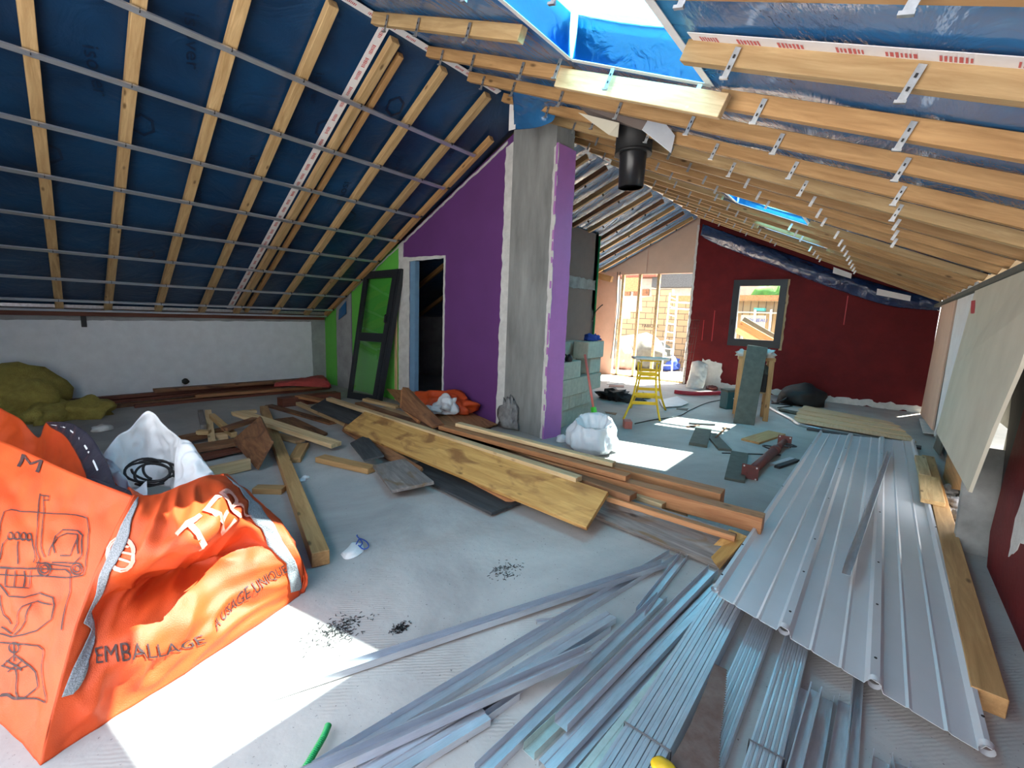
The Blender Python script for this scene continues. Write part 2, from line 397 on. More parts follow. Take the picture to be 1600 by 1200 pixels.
def lump(name, c, size, mat, parent=None, amp=.3, freq=2.5, sub=3, seed=0, flat=True, rz=0):
    bm = bmesh.new(); bmesh.ops.create_icosphere(bm, subdivisions=sub, radius=1)
    s = Vector(size)
    for v in bm.verts:
        d = 1 + amp * noise.noise(v.co * freq + Vector((seed * 3.1, seed, 0)))
        p = Vector((v.co.x * s.x, v.co.y * s.y, v.co.z * s.z)) * d
        if flat: p.z = max(p.z, -s.z * .55)
        v.co = p
    me = bpy.data.meshes.new(name); bm.to_mesh(me); bm.free()
    for p in me.polygons: p.use_smooth = True
    return link(name, me, mat, parent, Matrix.Translation(Vector(c) + Vector((0, 0, s.z * .55 if flat else 0))) @ Matrix.Rotation(rz, 4, 'Z'))
def text_mesh(s, size, spacing=1.0, bold=0.0):
    cu = bpy.data.curves.new('t', 'FONT'); cu.body = s; cu.size = size; cu.space_character = spacing; cu.offset = bold; cu.resolution_u = 3
    o = bpy.data.objects.new('t', cu); COL.objects.link(o); bpy.context.view_layer.update()
    me = bpy.data.meshes.new_from_object(o.evaluated_get(bpy.context.evaluated_depsgraph_get()))
    bpy.data.objects.remove(o); bpy.data.curves.remove(cu)
    return me
def text_on(name, s, fn, u0, v0, u1, v1, hgt, mat, parent, lift=.004, bold=0.0, vdir=1, shear=0):
    """lettering printed on a skin fn(u,v), its baseline running from (u0,v0) to (u1,v1)"""
    me = text_mesh(s, 1.0, 1.0, bold)
    bm = bmesh.new(); bm.from_mesh(me)
    bmesh.ops.triangulate(bm, faces=bm.faces)
    for _ in range(3):
        bmesh.ops.subdivide_edges(bm, edges=[e for e in bm.edges if e.calc_length() > .12], cuts=1); bmesh.ops.triangulate(bm, faces=bm.faces)
    W_ = max(v.co.x for v in bm.verts); du, dv = u1 - u0, v1 - v0
    org = fn(u0, v0)
    for v in bm.verts:
        t = v.co.x / W_; h = v.co.y * hgt * vdir
        u, w = u0 + du * t + h * shear, v0 + dv * t + h
        p = fn(u, w); e = .004
        n = (fn(u + e, w) - p).cross(fn(u, w + e) - p).normalized()
        if n.dot(EYE - p) < 0: n = -n
        v.co = p + n * lift - org
    bm.to_mesh(me); bm.free(); me.name = name
    return link(name, me, mat, parent, Matrix.Translation(org))
def strokes(name, lines, fn, wd, mat, parent, lift=.004):
    """printed line drawing: polylines in (u,v) laid on a skin as narrow ribbons"""
    vs, fs = [], []; org = fn(.5, .5)
    for ln in lines:
        pts = []
        for a, b in zip(ln[:-1], ln[1:]):
            k = max(1, int(math.dist(a, b) / .02))
            pts += [(a[0] + (b[0] - a[0]) * i / k, a[1] + (b[1] - a[1]) * i / k) for i in range(k)]
        pts.append(ln[-1]); P = []
        for u, v in pts:
            p = fn(u, v); e = .004; n = (fn(u + e, v) - p).cross(fn(u, v + e) - p).normalized()
            if n.dot(EYE - p) < 0: n = -n
            P.append((p + n * lift, n))
        for i, (p, n) in enumerate(P):
            d = P[min(i + 1, len(P) - 1)][0] - P[max(i - 1, 0)][0]
            s = n.cross(d).normalized() * wd / 2
            vs += [p + s - org, p - s - org]
            if i: b = len(vs) - 4; fs.append((b, b + 1, b + 3, b + 2))
    return link(name, mesh(name, vs, fs), mat, parent, Matrix.Translation(org))

# ================================================================ the setting
KL, KR = .51, .43
RY, RZ = 3.77, 4.137
def zL(y): return RZ - KL * (y - RY)
def zR(y): return RZ - KR * (RY - y)
X1, X2, YR, YK = 4.92, 11.8, -.78, 9.05
XB = -.9
SKY = [(1.78, 2.80), (6.20, 7.30), (8.42, 9.42)]; SY0, SY1 = .92, 1.86
struct(slab('floor', [(XB, YR - .25, 0), (X2 + .2, YR - .25, 0), (X2 + .2, YK + .2, 0), (XB, YK + .2, 0)], .25, 'screed', up=(0, 0, 1)))
def roof_deck():
    d = .26
    L = [(XB, RY, RZ + d), (X2 + .3, RY, RZ + d), (X2 + .3, YK + .3, zL(YK + .3) + d), (XB, YK + .3, zL(YK + .3) + d)]
    o = slab('ceiling', L, .06, 'plank_pale', up=(0, 0, 1)); struct(o)
    Rr = [(XB, RY, RZ + d), (X2 + .3, RY, RZ + d), (X2 + .3, YR - .3, zR(YR - .3) + d), (XB, YR - .3, zR(YR - .3) + d)]
    hs = [[(a, SY0, zR(SY0) + d), (b, SY0, zR(SY0) + d), (b, SY1, zR(SY1) + d), (a, SY1, zR(SY1) + d)] for a, b in SKY]
    struct(slab('ceiling', Rr, .06, 'plank_pale', holes=hs, up=(0, 0, 1)))
    # gable edge closing the gap above the membrane at the rear
roof_deck()
def grid_sheet(name, mat, x0, x1, y0, y1, zf, holes, label, nx, ny, billow=.03):
    """membrane stapled between the rafters, sagging a little between them"""
    vs, fs = [], []; X = [x0 + (x1 - x0) * i / nx for i in range(nx + 1)]; Y = [y0 + (y1 - y0) * j / ny for j in range(ny + 1)]
    for a, b in holes:
        for q in (a, b):
            i = min(range(nx + 1), key=lambda k: abs(X[k] - q)); X[i] = q
    if holes:
        for q in (SY0, SY1):
            j = min(range(ny + 1), key=lambda k: abs(Y[k] - q)); Y[j] = q
    for y in Y:
        for x in X:
            k = min(1, abs(x - x0), abs(x - x1), abs(y - y0), abs(y - y1)) if 0 else 1
            for a, b in holes:
                if a - .1 <= x <= b + .1 and SY0 - .1 <= y <= SY1 + .1: k = 0
            vs.append((x, y, zf(y) + .006 + k * (billow * (.5 + .5 * noise.noise(Vector((x * 1.6, y * 1.1, 3)))) + .012 * noise.noise(Vector((x * 6, y * 3, 1))))))
    n = nx + 1
    for j in range(ny):
        for i in range(nx):
            cx, cy = (X[i] + X[i + 1]) / 2, (Y[j] + Y[j + 1]) / 2
            if any(a < cx < b and SY0 < cy < SY1 for a, b in holes): continue
            fs.append((j * n + i, j * n + i + 1, (j + 1) * n + i + 1, (j + 1) * n + i))
    o = link(name, mesh(name, vs, fs, True), mat)
    m = o.modifiers.new('solid', 'SOLIDIFY'); m.thickness = .002
    return tag(o, label, 'membrane')
def bill(x, y, zf, billow=.03): return zf(y) + .006 + billow * (.5 + .5 * noise.noise(Vector((x * 1.6, y * 1.1, 3)))) + .012 * noise.noise(Vector((x * 6, y * 3, 1)))
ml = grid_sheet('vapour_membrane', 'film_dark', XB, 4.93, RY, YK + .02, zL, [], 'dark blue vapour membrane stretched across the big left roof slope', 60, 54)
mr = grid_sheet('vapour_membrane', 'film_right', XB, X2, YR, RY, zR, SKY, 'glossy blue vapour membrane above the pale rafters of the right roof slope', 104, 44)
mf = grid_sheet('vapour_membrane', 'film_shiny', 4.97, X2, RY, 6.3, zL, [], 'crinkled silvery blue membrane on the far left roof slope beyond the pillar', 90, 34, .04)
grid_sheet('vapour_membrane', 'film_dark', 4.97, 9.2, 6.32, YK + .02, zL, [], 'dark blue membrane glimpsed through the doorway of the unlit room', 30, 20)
# dark printing on the left membrane: a word and a six sided badge, over and over
rp = random.Random(11)
for i, y in enumerate((4.45, 5.0, 5.6, 6.2, 6.9, 7.6)):
    for k in range(5):
        x = .35 + k * .98 + (i % 2) * .45 + rp.uniform(-.1, .1)
        me = text_mesh('isover', .20 if (i + k) % 2 else .15) if (i + k) % 3 else None
        if me is None:
            vs = [(r * math.cos(a), r * math.sin(a), 0) for r in (.14, .105) for a in [math.pi / 3 * q for q in range(6)]]; me = mesh('badge', vs, [(q, (q + 1) % 6, 6 + (q + 1) % 6, 6 + q) for q in range(6)])
        bm = bmesh.new(); bm.from_mesh(me); bmesh.ops.triangulate(bm, faces=bm.faces)
        for v in bm.verts:
            px, py = x + v.co.y * .7 + v.co.x * .25, y + v.co.x * .9 - v.co.y * .2
            px = min(px, 4.7)
            v.co = Vector((px - x, py - y, bill(px, py, zL) - .009 - zL(y)))
        bm.to_mesh(me); bm.free()
        link('printed_word' if (i + k) % 3 else 'printed_badge', me, 'film_print', ml, Matrix.Translation((x, y, zL(y))))
# skylight shafts with their bright film
for i, (a, b) in enumerate(SKY):
    w = struct(slab('window_%d' % (i + 2), [(a - .03, SY0 - .03, zR(SY0 - .03) + .30), (b + .03, SY0 - .03, zR(SY0 - .03) + .30), (b + .03, SY1 + .03, zR(SY1 + .03) + .30), (a - .03, SY1 + .03, zR(SY1 + .03) + .30)], .03, 'film_navy',
                    holes=[[(a, SY0, zR(SY0) + .30), (b, SY0, zR(SY0) + .30), (b, SY1, zR(SY1) + .30), (a, SY1, zR(SY1) + .30)]], up=(0, 0, 1)))
    c = [(a, SY0), (b, SY0), (b, SY1), (a, SY1)]
    for k in range(4):
        p, q = c[k], c[(k + 1) % 4]
        slab('reveal', [(*p, zR(p[1])), (*q, zR(q[1])), (*q, zR(q[1]) + .27), (*p, zR(p[1]) + .27)], .004, 'film_bright' if k in (2, 3, 1) else 'film_right', w)
    hc, hs = (.27, .17) if i == 0 else (.09, .03); my = (SY0 + SY1) / 2
    f = surf([[(a, SY0, zR(SY0) + hc), ((a + b) / 2, SY0, zR(SY0) + hc - .02), (b, SY0, zR(SY0) + hc)], [(a, my, zR(my) + hc - .02), ((a + b) / 2, my, zR(my) + hs), (b, my, zR(my) + hc - .02)], [(a, SY1, zR(SY1) + hc), ((a + b) / 2, SY1, zR(SY1) + hc - .02), (b, SY1, zR(SY1) + hc)]], 1, 1)
    cloth('blue_film', f, 24, 20, 'film_bright', w, wr=.008, thick=0)
    # white printed tape round the opening and over the seam
    for k in range(4):
        p, q = Vector((*c[k], zR(c[k][1]) - .004)), Vector((*c[(k + 1) % 4], zR(c[(k + 1) % 4][1]) - .004))
        beam('white_tape', p, q, .05, .003, 'tape_white', w, up=(0, -KR, 1), bevel=0)
    beam('white_tape', (b - .01, SY1 - .01, zR(SY1)), (b - .03, SY1 - .03, zR(SY1) + .26), .05, .003, 'tape_white', w, up=(-1, -1, 0), bevel=0)

# knee wall on the left
struct(slab('wall_left', [(XB, YK, 0), (9.4, YK, 0), (9.4, YK, zL(YK) + .2), (XB, YK, zL(YK) + .2)], .2, 'grey_plaster', up=(0, -1, 0)))
def ragged(name, pts, mat, t=.012, amp=.012, seed=0, up=None, parent=None, kindstruct=True):
    P = []
    pts = [Vector(p) for p in pts]
    for i in range(len(pts)):
        a, b = pts[i], pts[(i + 1) % len(pts)]; k = max(1, int((b - a).length / .05))
        for j in range(k):
            p = a.lerp(b, j / k)
            P.append(p + Vector([amp * noise.noise(p * 9 + Vector((seed, q, 0))) * 2 for q in range(3)]) * (0 if j == 0 else 1))
    c = pts[0]; n = (pts[1] - pts[0]).cross(pts[-1] - pts[0]).normalized()
    P = [p - n * (p - c).dot(n) for p in P]
    o = slab(name, P, t, mat, parent, up=up)
    if kindstruct: struct(o)
    return o
kt = aty(300, 508, YK).z
ragged('trim_1', [(XB, YK - .025, .0), (4.62, YK - .025, .0), (4.60, YK - .025, 1.30), (XB, YK - .025, 1.26)], 'white_plaster', .024, .006, up=(0, -1, 0))
struct(beam('trim_2', (XB, YK - .10, 1.50), (4.85, YK - .10, 1.50), .06, .05, 'zinc_clip'))
struct(beam('trim_3', (XB, YK - .05, 1.44), (4.85, YK - .05, 1.44), .09, .10, 'mahogany'))
# the painted partition: plane x = X1
def PW(y, z, o=0): return (X1 - o, y, z)
top = [(YK, zL(YK)), (4.12, zL(4.12)), ]
DY0, DY1, DZ = 5.42, 6.28, 2.43
p = slab('wall_partition', [PW(YK, 0), PW(3.85, 0), PW(3.85, zL(3.85)), PW(YK, zL(YK))], .07, 'purple_paint', holes=[[PW(DY1, .001), PW(DY0, .001), PW(DY0, DZ), PW(DY1, DZ)]], up=(-1, 0, 0)); struct(p)
ragged('trim_4', [PW(YK, 0, .008), PW(8.62, 0, .008), PW(8.62, zL(8.62), .008), PW(YK, zL(YK), .008)], 'green_paint', .007, .003, up=(-1, 0, 0))
ragged('trim_5', [PW(8.60, 0, .012), PW(8.06, 0, .012), PW(8.06, zL(8.06) - .02, .012), PW(8.60, zL(8.60), .012)], 'blue_post', .011, .004, up=(-1, 0, 0)); p = bpy.data.objects['trim_5']; p.data.materials[0] = MATS['grey_plaster']
ragged('trim_6', [PW(8.03, 0, .008), PW(6.56, 0, .008), PW(6.56, zL(6.56), .008), PW(8.03, zL(8.03), .008)], 'green_paint', .007, .003, up=(-1, 0, 0))
ragged('trim_7', [PW(6.56, 0, .010), PW(6.27, 0, .010), PW(6.27, DZ - .03, .010), PW(6.44, DZ + .05, .010), PW(6.44, zL(6.44) - .02, .010), PW(6.56, zL(6.56) - .02, .010)], 'raw_gypsum', .009, .006, up=(-1, 0, 0))
ragged('trim_8', [PW(6.46, DZ - .02, .014), PW(DY0 - .03, DZ - .01, .014), PW(DY0 - .03, DZ + .035, .014), PW(6.46, DZ + .05, .014)], 'raw_gypsum', .013, .006, up=(-1, 0, 0))
ragged('trim_9', [PW(DY0 + .005, .3, .010), PW(DY0 - .03, .3, .010), PW(DY0 - .03, DZ, .010), PW(DY0 + .005, DZ, .010)], 'raw_gypsum', .009, .006, up=(-1, 0, 0))
struct(box('door_1', (X1 + .01, 6.14, 0), (X1 + .10, 6.275, 2.42), 'blue_post'))
ragged('trim_10', [PW(4.24, 0, .016), PW(4.06, 0, .016), PW(4.06, zL(4.06) - .12, .016), PW(4.22, zL(4.22) - .1, .016)], 'raw_gypsum', .016, .012, up=(-1, 0, 0))
# ragged torn gypsum line along the slope
A, B = Vector(PW(8.0, zL(8.0) - .03, .012)), Vector(PW(4.2, zL(4.2) - .03, .012))
ragged('trim_11', [A, B, B - Vector((0, 0, .035)), A - Vector((0, 0, .03))], 'raw_gypsum', .010, .010, up=(-1, 0, 0))
# concrete pillar, slightly proud of the partition, clad in purple on its side
pil = [Vector((4.90, 4.09, 0)), Vector((4.755, 3.30, 0)), Vector((5.05, 3.24, 0)), Vector((5.25, 4.05, 0))]
def prism(name, base, h, mat, parent=None):
    n = len(base); o = base[0].copy(); hs = h if isinstance(h, (list, tuple)) else [h] * n
    vs = [b - o for b in base] + [b - o + Vector((0, 0, q)) for b, q in zip(base, hs)]
    fs = [tuple(range(n))[::-1], tuple(range(n, 2 * n))] + [(i, (i + 1) % n, n + (i + 1) % n, n + i) for i in range(n)]
    return link(name, fin(mesh(name, vs, fs)), mat, parent, Matrix.Translation(o))
struct(prism('wall_pillar', pil, [4.0, 3.92, 3.9, 3.98], 'concrete'))
a, b = Vector((4.742, 3.262, 0)), Vector((5.06, 3.21, 0))
ragged('trim_12', [a, b, b + Vector((0, 0, 3.62)), a + Vector((0, 0, 3.64))], 'purple_light', .03, .006, up=(0, -1, 0))
a, b = Vector((4.742, 3.262, 0)), Vector((4.755, 3.33, 0))
ragged('trim_13', [a, b, b + Vector((0, 0, 3.60)), a + Vector((0, 0, 3.64))], 'raw_gypsum', .010, .008, seed=4, up=(-1, 0, 0))
lump('rubble_patch', (4.80, 3.92, .02), (.07, .17, .26), 'rubble', amp=.8, freq=4, seed=3)
tag(bpy.data.objects['rubble_patch'], 'broken grey rubble at the foot of the concrete pillar', 'rubble', kind='stuff')
# brown wall to the right of the pillar
struct(slab('wall_brown', [(5.2, 5.15, 0), (9.24, 5.15, 0), (9.24, 5.15, zL(5.15) - .01), (5.2, 5.15, zL(5.15) - .01)], .12, 'brown_wall', up=(0, -1, 0)))
ragged('trim_14', [(5.25, 5.135, 2.2), (9.2, 5.135, 2.2), (9.2, 5.135, 2.42), (5.25, 5.135, 2.50)], 'concrete', .012, .02, up=(0, -1, 0))
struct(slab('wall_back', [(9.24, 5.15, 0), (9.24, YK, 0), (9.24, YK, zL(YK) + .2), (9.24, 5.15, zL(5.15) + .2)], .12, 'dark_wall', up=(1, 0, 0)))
struct(slab('wall_far_side', [(9.24, 6.55, 0), (X2, 6.55, 0), (X2, 6.55, zL(6.55) + .2), (9.24, 6.55, zL(6.55) + .2)], .12, 'gable_board', up=(0, -1, 0), holes=[[(9.45, 6.55, .02), (11.6, 6.55, .02), (11.6, 6.55, 2.45), (9.45, 6.55, 2.45)]]))  # its opening is unseen, added to let sky light onto the far floor
# far wall x = X2
OY0, OY1, OZ = 3.83, 5.90, 2.80
s2 = X2 / 11.424
def F2(px, py, o=0): return atx(px, py, X2 - o)
wTL, wTR, wBR, wBL = F2(1147, 437), F2(1231, 437), F2(1219, 544), F2(1137, 540)
wy0, wy1, wz0, wz1 = (wTR.y + wBR.y) / 2, (wTL.y + wBL.y) / 2, (wBL.z + wBR.z) / 2, (wTL.z + wTR.z) / 2
struct(slab('wall_far', [(X2, YR, 0), (X2, OY0, 0), (X2, OY0, zL(OY0) + .2), (X2, RY, RZ + .2), (X2, YR, zR(YR) + .2)], .2, 'red_wall', up=(-1, 0, 0),
            holes=[[(X2, wy0, wz0), (X2, wy1, wz0), (X2, wy1, wz1), (X2, wy0, wz1)]]))
struct(slab('wall_gable', [(X2 + .01, OY0, OZ), (X2 + .01, OY1, OZ), (X2 + .01, OY1, 0), (X2 + .01, 6.6, 0), (X2 + .01, 6.6, zL(6.6) + .2), (X2 + .01, OY0, zL(OY0) + .2)], .1, 'pink_wall', up=(-1, 0, 0)))
ragged('trim_15', [(X2 - .005, OY0 - .02, OZ), (X2 - .005, 5.05, OZ), (X2 - .005, 5.05, zL(5.05)), (X2 - .005, OY0 - .02, zL(OY0))], 'gable_board', .012, .001, up=(-1, 0, 0))
ragged('trim_16', [(X2 - .005, 5.08, OZ), (X2 - .005, 6.35, OZ + .1), (X2 - .005, 6.35, zL(6.35)), (X2 - .005, 5.08, zL(5.08))], 'gable_board', .012, .001, up=(-1, 0, 0))
ragged('trim_17', [(X2 - .006, OY0 + .03, .0), (X2 - .006, OY0 - .03, .0), (X2 - .006, OY0 - .02, 3.95), (X2 - .006, OY0 + .03, 3.95)], 'raw_gypsum', .008, .01, up=(-1, 0, 0))
ragged('baseboard_far', [(X2 - .008, YR, 0), (X2 - .008, 3.6, 0), (X2 - .008, 3.6, .13), (X2 - .008, YR, .13)], 'raw_gypsum', .01, .03, up=(-1, 0, 0))
# window in the red wall
wf = struct(slab('window_1', [(X2 - .03, wy0, wz0), (X2 - .03, wy1, wz0), (X2 - .03, wy1, wz1), (X2 - .03, wy0, wz1)], .09, 'black_frame', up=(-1, 0, 0),
                 holes=[[(X2 - .03, wy0 + .14, wz0 + .17), (X2 - .03, wy1 - .14, wz0 + .17), (X2 - .03, wy1 - .14, wz1 - .14), (X2 - .03, wy0 + .14, wz1 - .14)]]))
slab('window_pane', [(X2 + .03, wy0 + .12, wz0 + .15), (X2 + .03, wy1 - .12, wz0 + .15), (X2 + .03, wy1 - .12, wz1 - .12), (X2 + .03, wy0 + .12, wz1 - .12)], .01, 'glass', wf)
for (y, z) in ((wy1 - .05, wz0 + .5),): box('window_handle', (X2 - .07, y - .015, z), (X2 - .03, y + .015, z + .12), 'black_gloss', wf)
e = .04
ragged('trim_18', [(X2 - .004, wy0 - e, wz0 - e), (X2 - .004, wy0 + .02, wz0 - e), (X2 - .004, wy0 + .02, wz1), (X2 - .004, wy0 - e, wz1)], 'plank_pale', .008, .015, up=(-1, 0, 0))
# drip marks on the red wall
for i, (u, v, l) in enumerate(((1100, 500, .5), (1117, 485, .75), (1325, 462, .6))):
    q = F2(u, v); struct(box('trim_%d' % (20 + i), (X2 - .006, q.y - .008, q.z - l), (X2, q.y + .008, q.z), 'red_paint', bevel=0))
ragged('trim_23', [F2(1098, 560, .01), F2(1128, 568, .01), F2(1126, 600, .01), F2(1100, 600, .01)], 'raw_gypsum', .01, .04, up=(-1, 0, 0))
# right wall y = YR: blocks behind plasterboard
def RW(px, py, o=0): return aty(px, py, YR + o)
struct(slab('wall_right', [(XB, YR - .02, 0), (3.9, YR - .02, 0), (3.9, YR - .02, zR(YR)), (XB, YR - .02, zR(YR))], .2, 'red_wall', up=(0, 1, 0)))
q0 = RW(1480, 760)
struct(slab('wall_right', [(4.9, YR - .03, .0), (4.9, YR - .03, .9), (5.9, YR - .03, .9), (5.9, YR - .03, 0), (X2, YR - .03, 0), (X2, YR - .03, zR(YR)), (3.9, YR - .03, zR(YR)), (3.9, YR - .03, 0)], .2, 'concrete', up=(0, 1, 0)))

# ================================================================ roof timbers
def pt(x, y, zf, d=0): return Vector((x, y, zf(y) - d))
nL, nR = Vector((0, -KL, -1)).normalized(), Vector((0, KR, -1)).normalized()
ORD = ['first', 'second', 'third', 'fourth', 'fifth', 'sixth', 'seventh', 'eighth', 'ninth', 'tenth', 'eleventh', 'twelfth', 'thirteenth', 'fourteenth', 'fifteenth', 'sixteenth', 'seventeenth', 'eighteenth']
PUR = [5.09 - .62 * 1, 5.09, 5.72, 6.32, 6.91, 7.50, 8.08, 8.60, 8.86]
LR = [(.40, .95), (1.00, 1.46), (1.60, 2.06), (2.20, 2.65), (2.81, 3.18), (3.41, 3.84), (4.08, 4.44)]
def lx(r, y): return r[0] + (r[1] - r[0]) * (y - RY) / (8.9 - RY)
for i, r in enumerate(LR + [(4.60, 4.86)]):
    last = i == 7
    y0 = 4.25 if last else RY + .06
    A, B = pt(lx(r, y0), y0, zL, .02), pt(lx(r, 8.93), 8.93, zL, .02)
    nm = 'rafter'
    o = beam(nm, A, B, .085 if not last else .07, .075, 'pine' if not last else 'pine_warm', up=(0, KL, 1))
    tag(o, 'pale rafter on the dark left slope, ' + (ORD[i] + ' from the left edge of the photo' if not last else 'running down along the purple wall'), 'rafter', 'rafters of the left slope')
    for y in PUR[(1 if last else 0):8]:
        q = pt(lx(r, y), y, zL, .095)
        beam('clip', q + Vector((.0, .045, 0)), q + Vector((0, -.03, 0)) + nL * .03, .03, .006, 'dark_steel', o, up=(1, 0, 0), bevel=0)
# second battens beside the fifth rafter with white tape
o = beam('batten', pt(2.95, RY + .15, zL, .02), pt(3.34, 8.9, zL, .02), .055, .055, 'pine_warm', up=(0, KL, 1)); tag(o, 'narrow batten nailed along the right side of the fifth left rafter', 'batten')
o = beam('joint_tape', pt(2.70, RY + .02, zL, .0), pt(3.08, 8.9, zL, .0), .09, .003, 'tape_white', up=(0, KL, 1), bevel=0)
tag(o, 'white printed tape running down beside the fifth rafter of the left slope', 'tape')
def prints(o, A, B, up, n, h=.035, side=1, mat='tape_print', off=.0045):
    """rows of small red lettering along a tape"""
    A, B = Vector(A), Vector(B); mw = frame(A, B - A, Vector(up)); L = (B - A).length; vs, fs = [], []
    rnd = random.Random(n)
    x = .05
    while x < L - .12 and len(vs) < 4000:
        for k in range(7):
            w = rnd.uniform(.006, .012); hh = h * rnd.choice((1, 1, .8)); b = len(vs)
            for (a, c) in ((x, -hh / 2), (x + w, -hh / 2), (x + w, hh / 2), (x, hh / 2)): vs.append((a, c, -off))
            fs.append((b, b + 1, b + 2, b + 3)); x += w + .006
        x += rnd.uniform(.04, .12)
    return tag(link('print', mesh('print', vs, fs), mat, o, mw), kind='stuff')
prints(o, pt(2.70, RY + .02, zL, .0), pt(3.08, 8.9, zL, .0), (0, KL, 1), 3)
# ridge tape
for a, b, y, w in ((-.6, 4.2, RY + .01, 'near'), (5.2, 11.6, RY + .02, 'far')):
    A, B = Vector((a, y - .03, RZ - .03)), Vector((b, y - .03, RZ - .03))
    o = beam('ridge_tape', A, B, .075, .003, 'tape_white', up=(0, .2, 1), bevel=0); prints(o, A, B, (0, .2, 1), 5, .03)
    tag(o, 'white printed tape sealing the ridge %s the pillar' % ('before' if w == 'near' else 'beyond'), 'tape')
# metal furring channels on the left slope
ch = [(-.024, -.018), (-.024, 0), (-.018, 0), (-.018, -.016), (.018, -.016), (.018, 0), (.024, 0), (.024, -.018)]
pos = ['topmost', 'second from the top', 'third from the top', 'fourth from the top', 'fifth from the top', 'sixth from the top', 'seventh from the top', 'second from the bottom', 'lowest']
for i, y in enumerate(PUR):
    xe = 4.55 + (4.84 - 4.55) * max(0, (y - 4.3)) / 4.5
    o = profile('furring_channel', pt(XB, y - .03, zL, .125), pt(xe, y, zL, .122), [(-.024, 0), (-.024, -.016), (.024, -.016), (.024, 0)], 'galvanised', up=(0, KL, 1), thick=.0015)
    tag(o, 'long galvanised channel crossing the left slope rafters, ' + pos[i], 'metal channel', 'channels across the left slope')
# rafters of the right slope
def hanger(o, x, y, big=1.0, mat='zinc_clip'):
    q = pt(x, y, zR, .0); b = q + nR * .022 + Vector((-.038, 0, 0)); e = b + nR * .115 * big
    h = beam('hanger_bracket', b, e, .026, .004, mat, o, up=(1, 0, 0), bevel=0)
    if x < 4.6:
        for f in (.25, .62): beam('slot', b.lerp(e, f) + Vector((-.0055, 0, 0)), b.lerp(e, f + .12) + Vector((-.0055, 0, 0)), .008, .002, 'black_matt', h, up=(1, 0, 0), bevel=0)
        beam('foot', e, e + Vector((.0, .0, -.004)) + nR * .006, .036, .016, mat, h, up=(1, 0, 0), bevel=0)
ev = [(1.55, 2.05), (2.14, 2.55), (2.68, 3.16), (3.22, 3.72), (3.85, 4.28), (4.40, 4.80), (4.98, 5.32), (5.52, 5.85), (6.02, 6.30), (6.75, 6.98), (7.42, 7.60), (7.95, 8.12), (8.52, 8.67), (9.1, 9.22), (9.68, 9.78), (10.26, 10.34), (10.84, 10.9), (11.35, 11.4)]
def rx(e, y): return e[0] + (e[1] - e[0]) * (y - YR) / (RY - YR)
GAP = {1: (.86, 1.93), 2: (.86, 1.93), 9: (.86, 1.93), 13: (.86, 1.93)}
for i, e in enumerate(ev):
    segs = [(YR + .02, RY - .05)] if i not in GAP else [(YR + .02, GAP[i][0]), (GAP[i][1], RY - .05)]
    for k, (a, b) in enumerate(segs):
        A, B = pt(rx(e, b), b, zR, .0), pt(rx(e, a), a, zR, .0)
        o = beam('rafter', A, B, .07 if i > 4 else .055, .09 if i < 6 else .07, ['pine_warm', 'pine', 'pine_warm', 'pine_warm'][i % 4], up=(0, -KR, 1))
        part_ = '' if len(segs) == 1 else (', lower piece below the skylight' if k == 0 else ', short piece above the skylight')
        near = 'pale rafter of the right slope, %s counting from the camera%s' % (ORD[i], part_)
        tag(o, near, 'rafter', 'rafters of the right slope')
        ys = [.0, .62, 1.2, 1.8, 2.4, 3.0, 3.45] if i < 9 else [.55, 1.15, 2.0, 2.6, 3.2]
        for y in ys:
            if a + .04 < y < b - .04: hanger(o, rx(e, y) - .0, y, 1.0 if i < 6 else .8)
        if b == RY - .05 and i < 14 or len(segs) == 1: pass
o = beam('trimmer_board', Vector((2.86, 1.97, zR(1.97) - .05)), Vector((2.74, .79, zR(.79) - .05)), .045, .12, 'plank_pale', up=(0, -KR, 1))
tag(o, 'short pale board nailed along the near skylight edge', 'board')
for y in (.95, 1.5, 1.9): hanger(o, 2.79, y)
A, B = pt(2.12, .84, zR, .012) + Vector((-.045, 0, 0)), pt(2.06, YR, zR, .012) + Vector((-.045, 0, 0))
o = beam('joint_tape', Vector((2.235, .84, zR(.84) - .004)), Vector((2.08, YR, zR(YR) - .004)), .09, .003, 'tape_white', up=(0, -KR, 1), bevel=0); tag(o, 'white tape with red lettering above the nearest long right rafter', 'tape')
prints(o, Vector((2.235, .84, zR(.84) - .004)), Vector((2.08, YR, zR(YR) - .004)), (0, -KR, 1), 8, .04)
# wall plate the right rafters land on
o = beam('wall_plate', Vector((1.0, YR + .05, zR(YR) - .10)), Vector((X2 - .02, YR + .05, zR(YR) - .09)), .10, .05, 'slate_board'); tag(o, 'weathered grey beam along the top of the right wall carrying the rafters', 'beam')
# rafters of the far left slope
for i in range(10):
    x0 = 5.65 + i * .62
    yb = 5.09 if x0 < 9.0 else 6.35
    o = beam('rafter', pt(x0 + .1, RY + .08, zL, .03), pt(x0 - .12, yb, zL, .03), .06, .085, 'pine_warm' if i % 2 else 'plank_brown', up=(0, KL, 1))
    tag(o, 'brown rafter on the shiny far slope, %s beyond the pillar' % ORD[i], 'rafter', 'rafters of the far left slope')
    for y in (4.2, 4.8) + ((5.4, 6.0) if yb > 6 else ()):
        q = pt(x0 - (y - RY) * .09 + .1, y, zL, .115); beam('clip', q, q + nL * .05, .03, .006, 'dark_steel', o, up=(1, 0, 0), bevel=0)
for i, x in enumerate((6.2, 7.2, 8.2)):
    o = beam('rafter', pt(x, 5.4, zL, .03), pt(x, 8.9, zL, .03), .06, .08, 'pine_warm', up=(0, KL, 1)); tag(o, 'rafter inside the dark room seen through the doorway, %s from the door' % ORD[i], 'rafter')
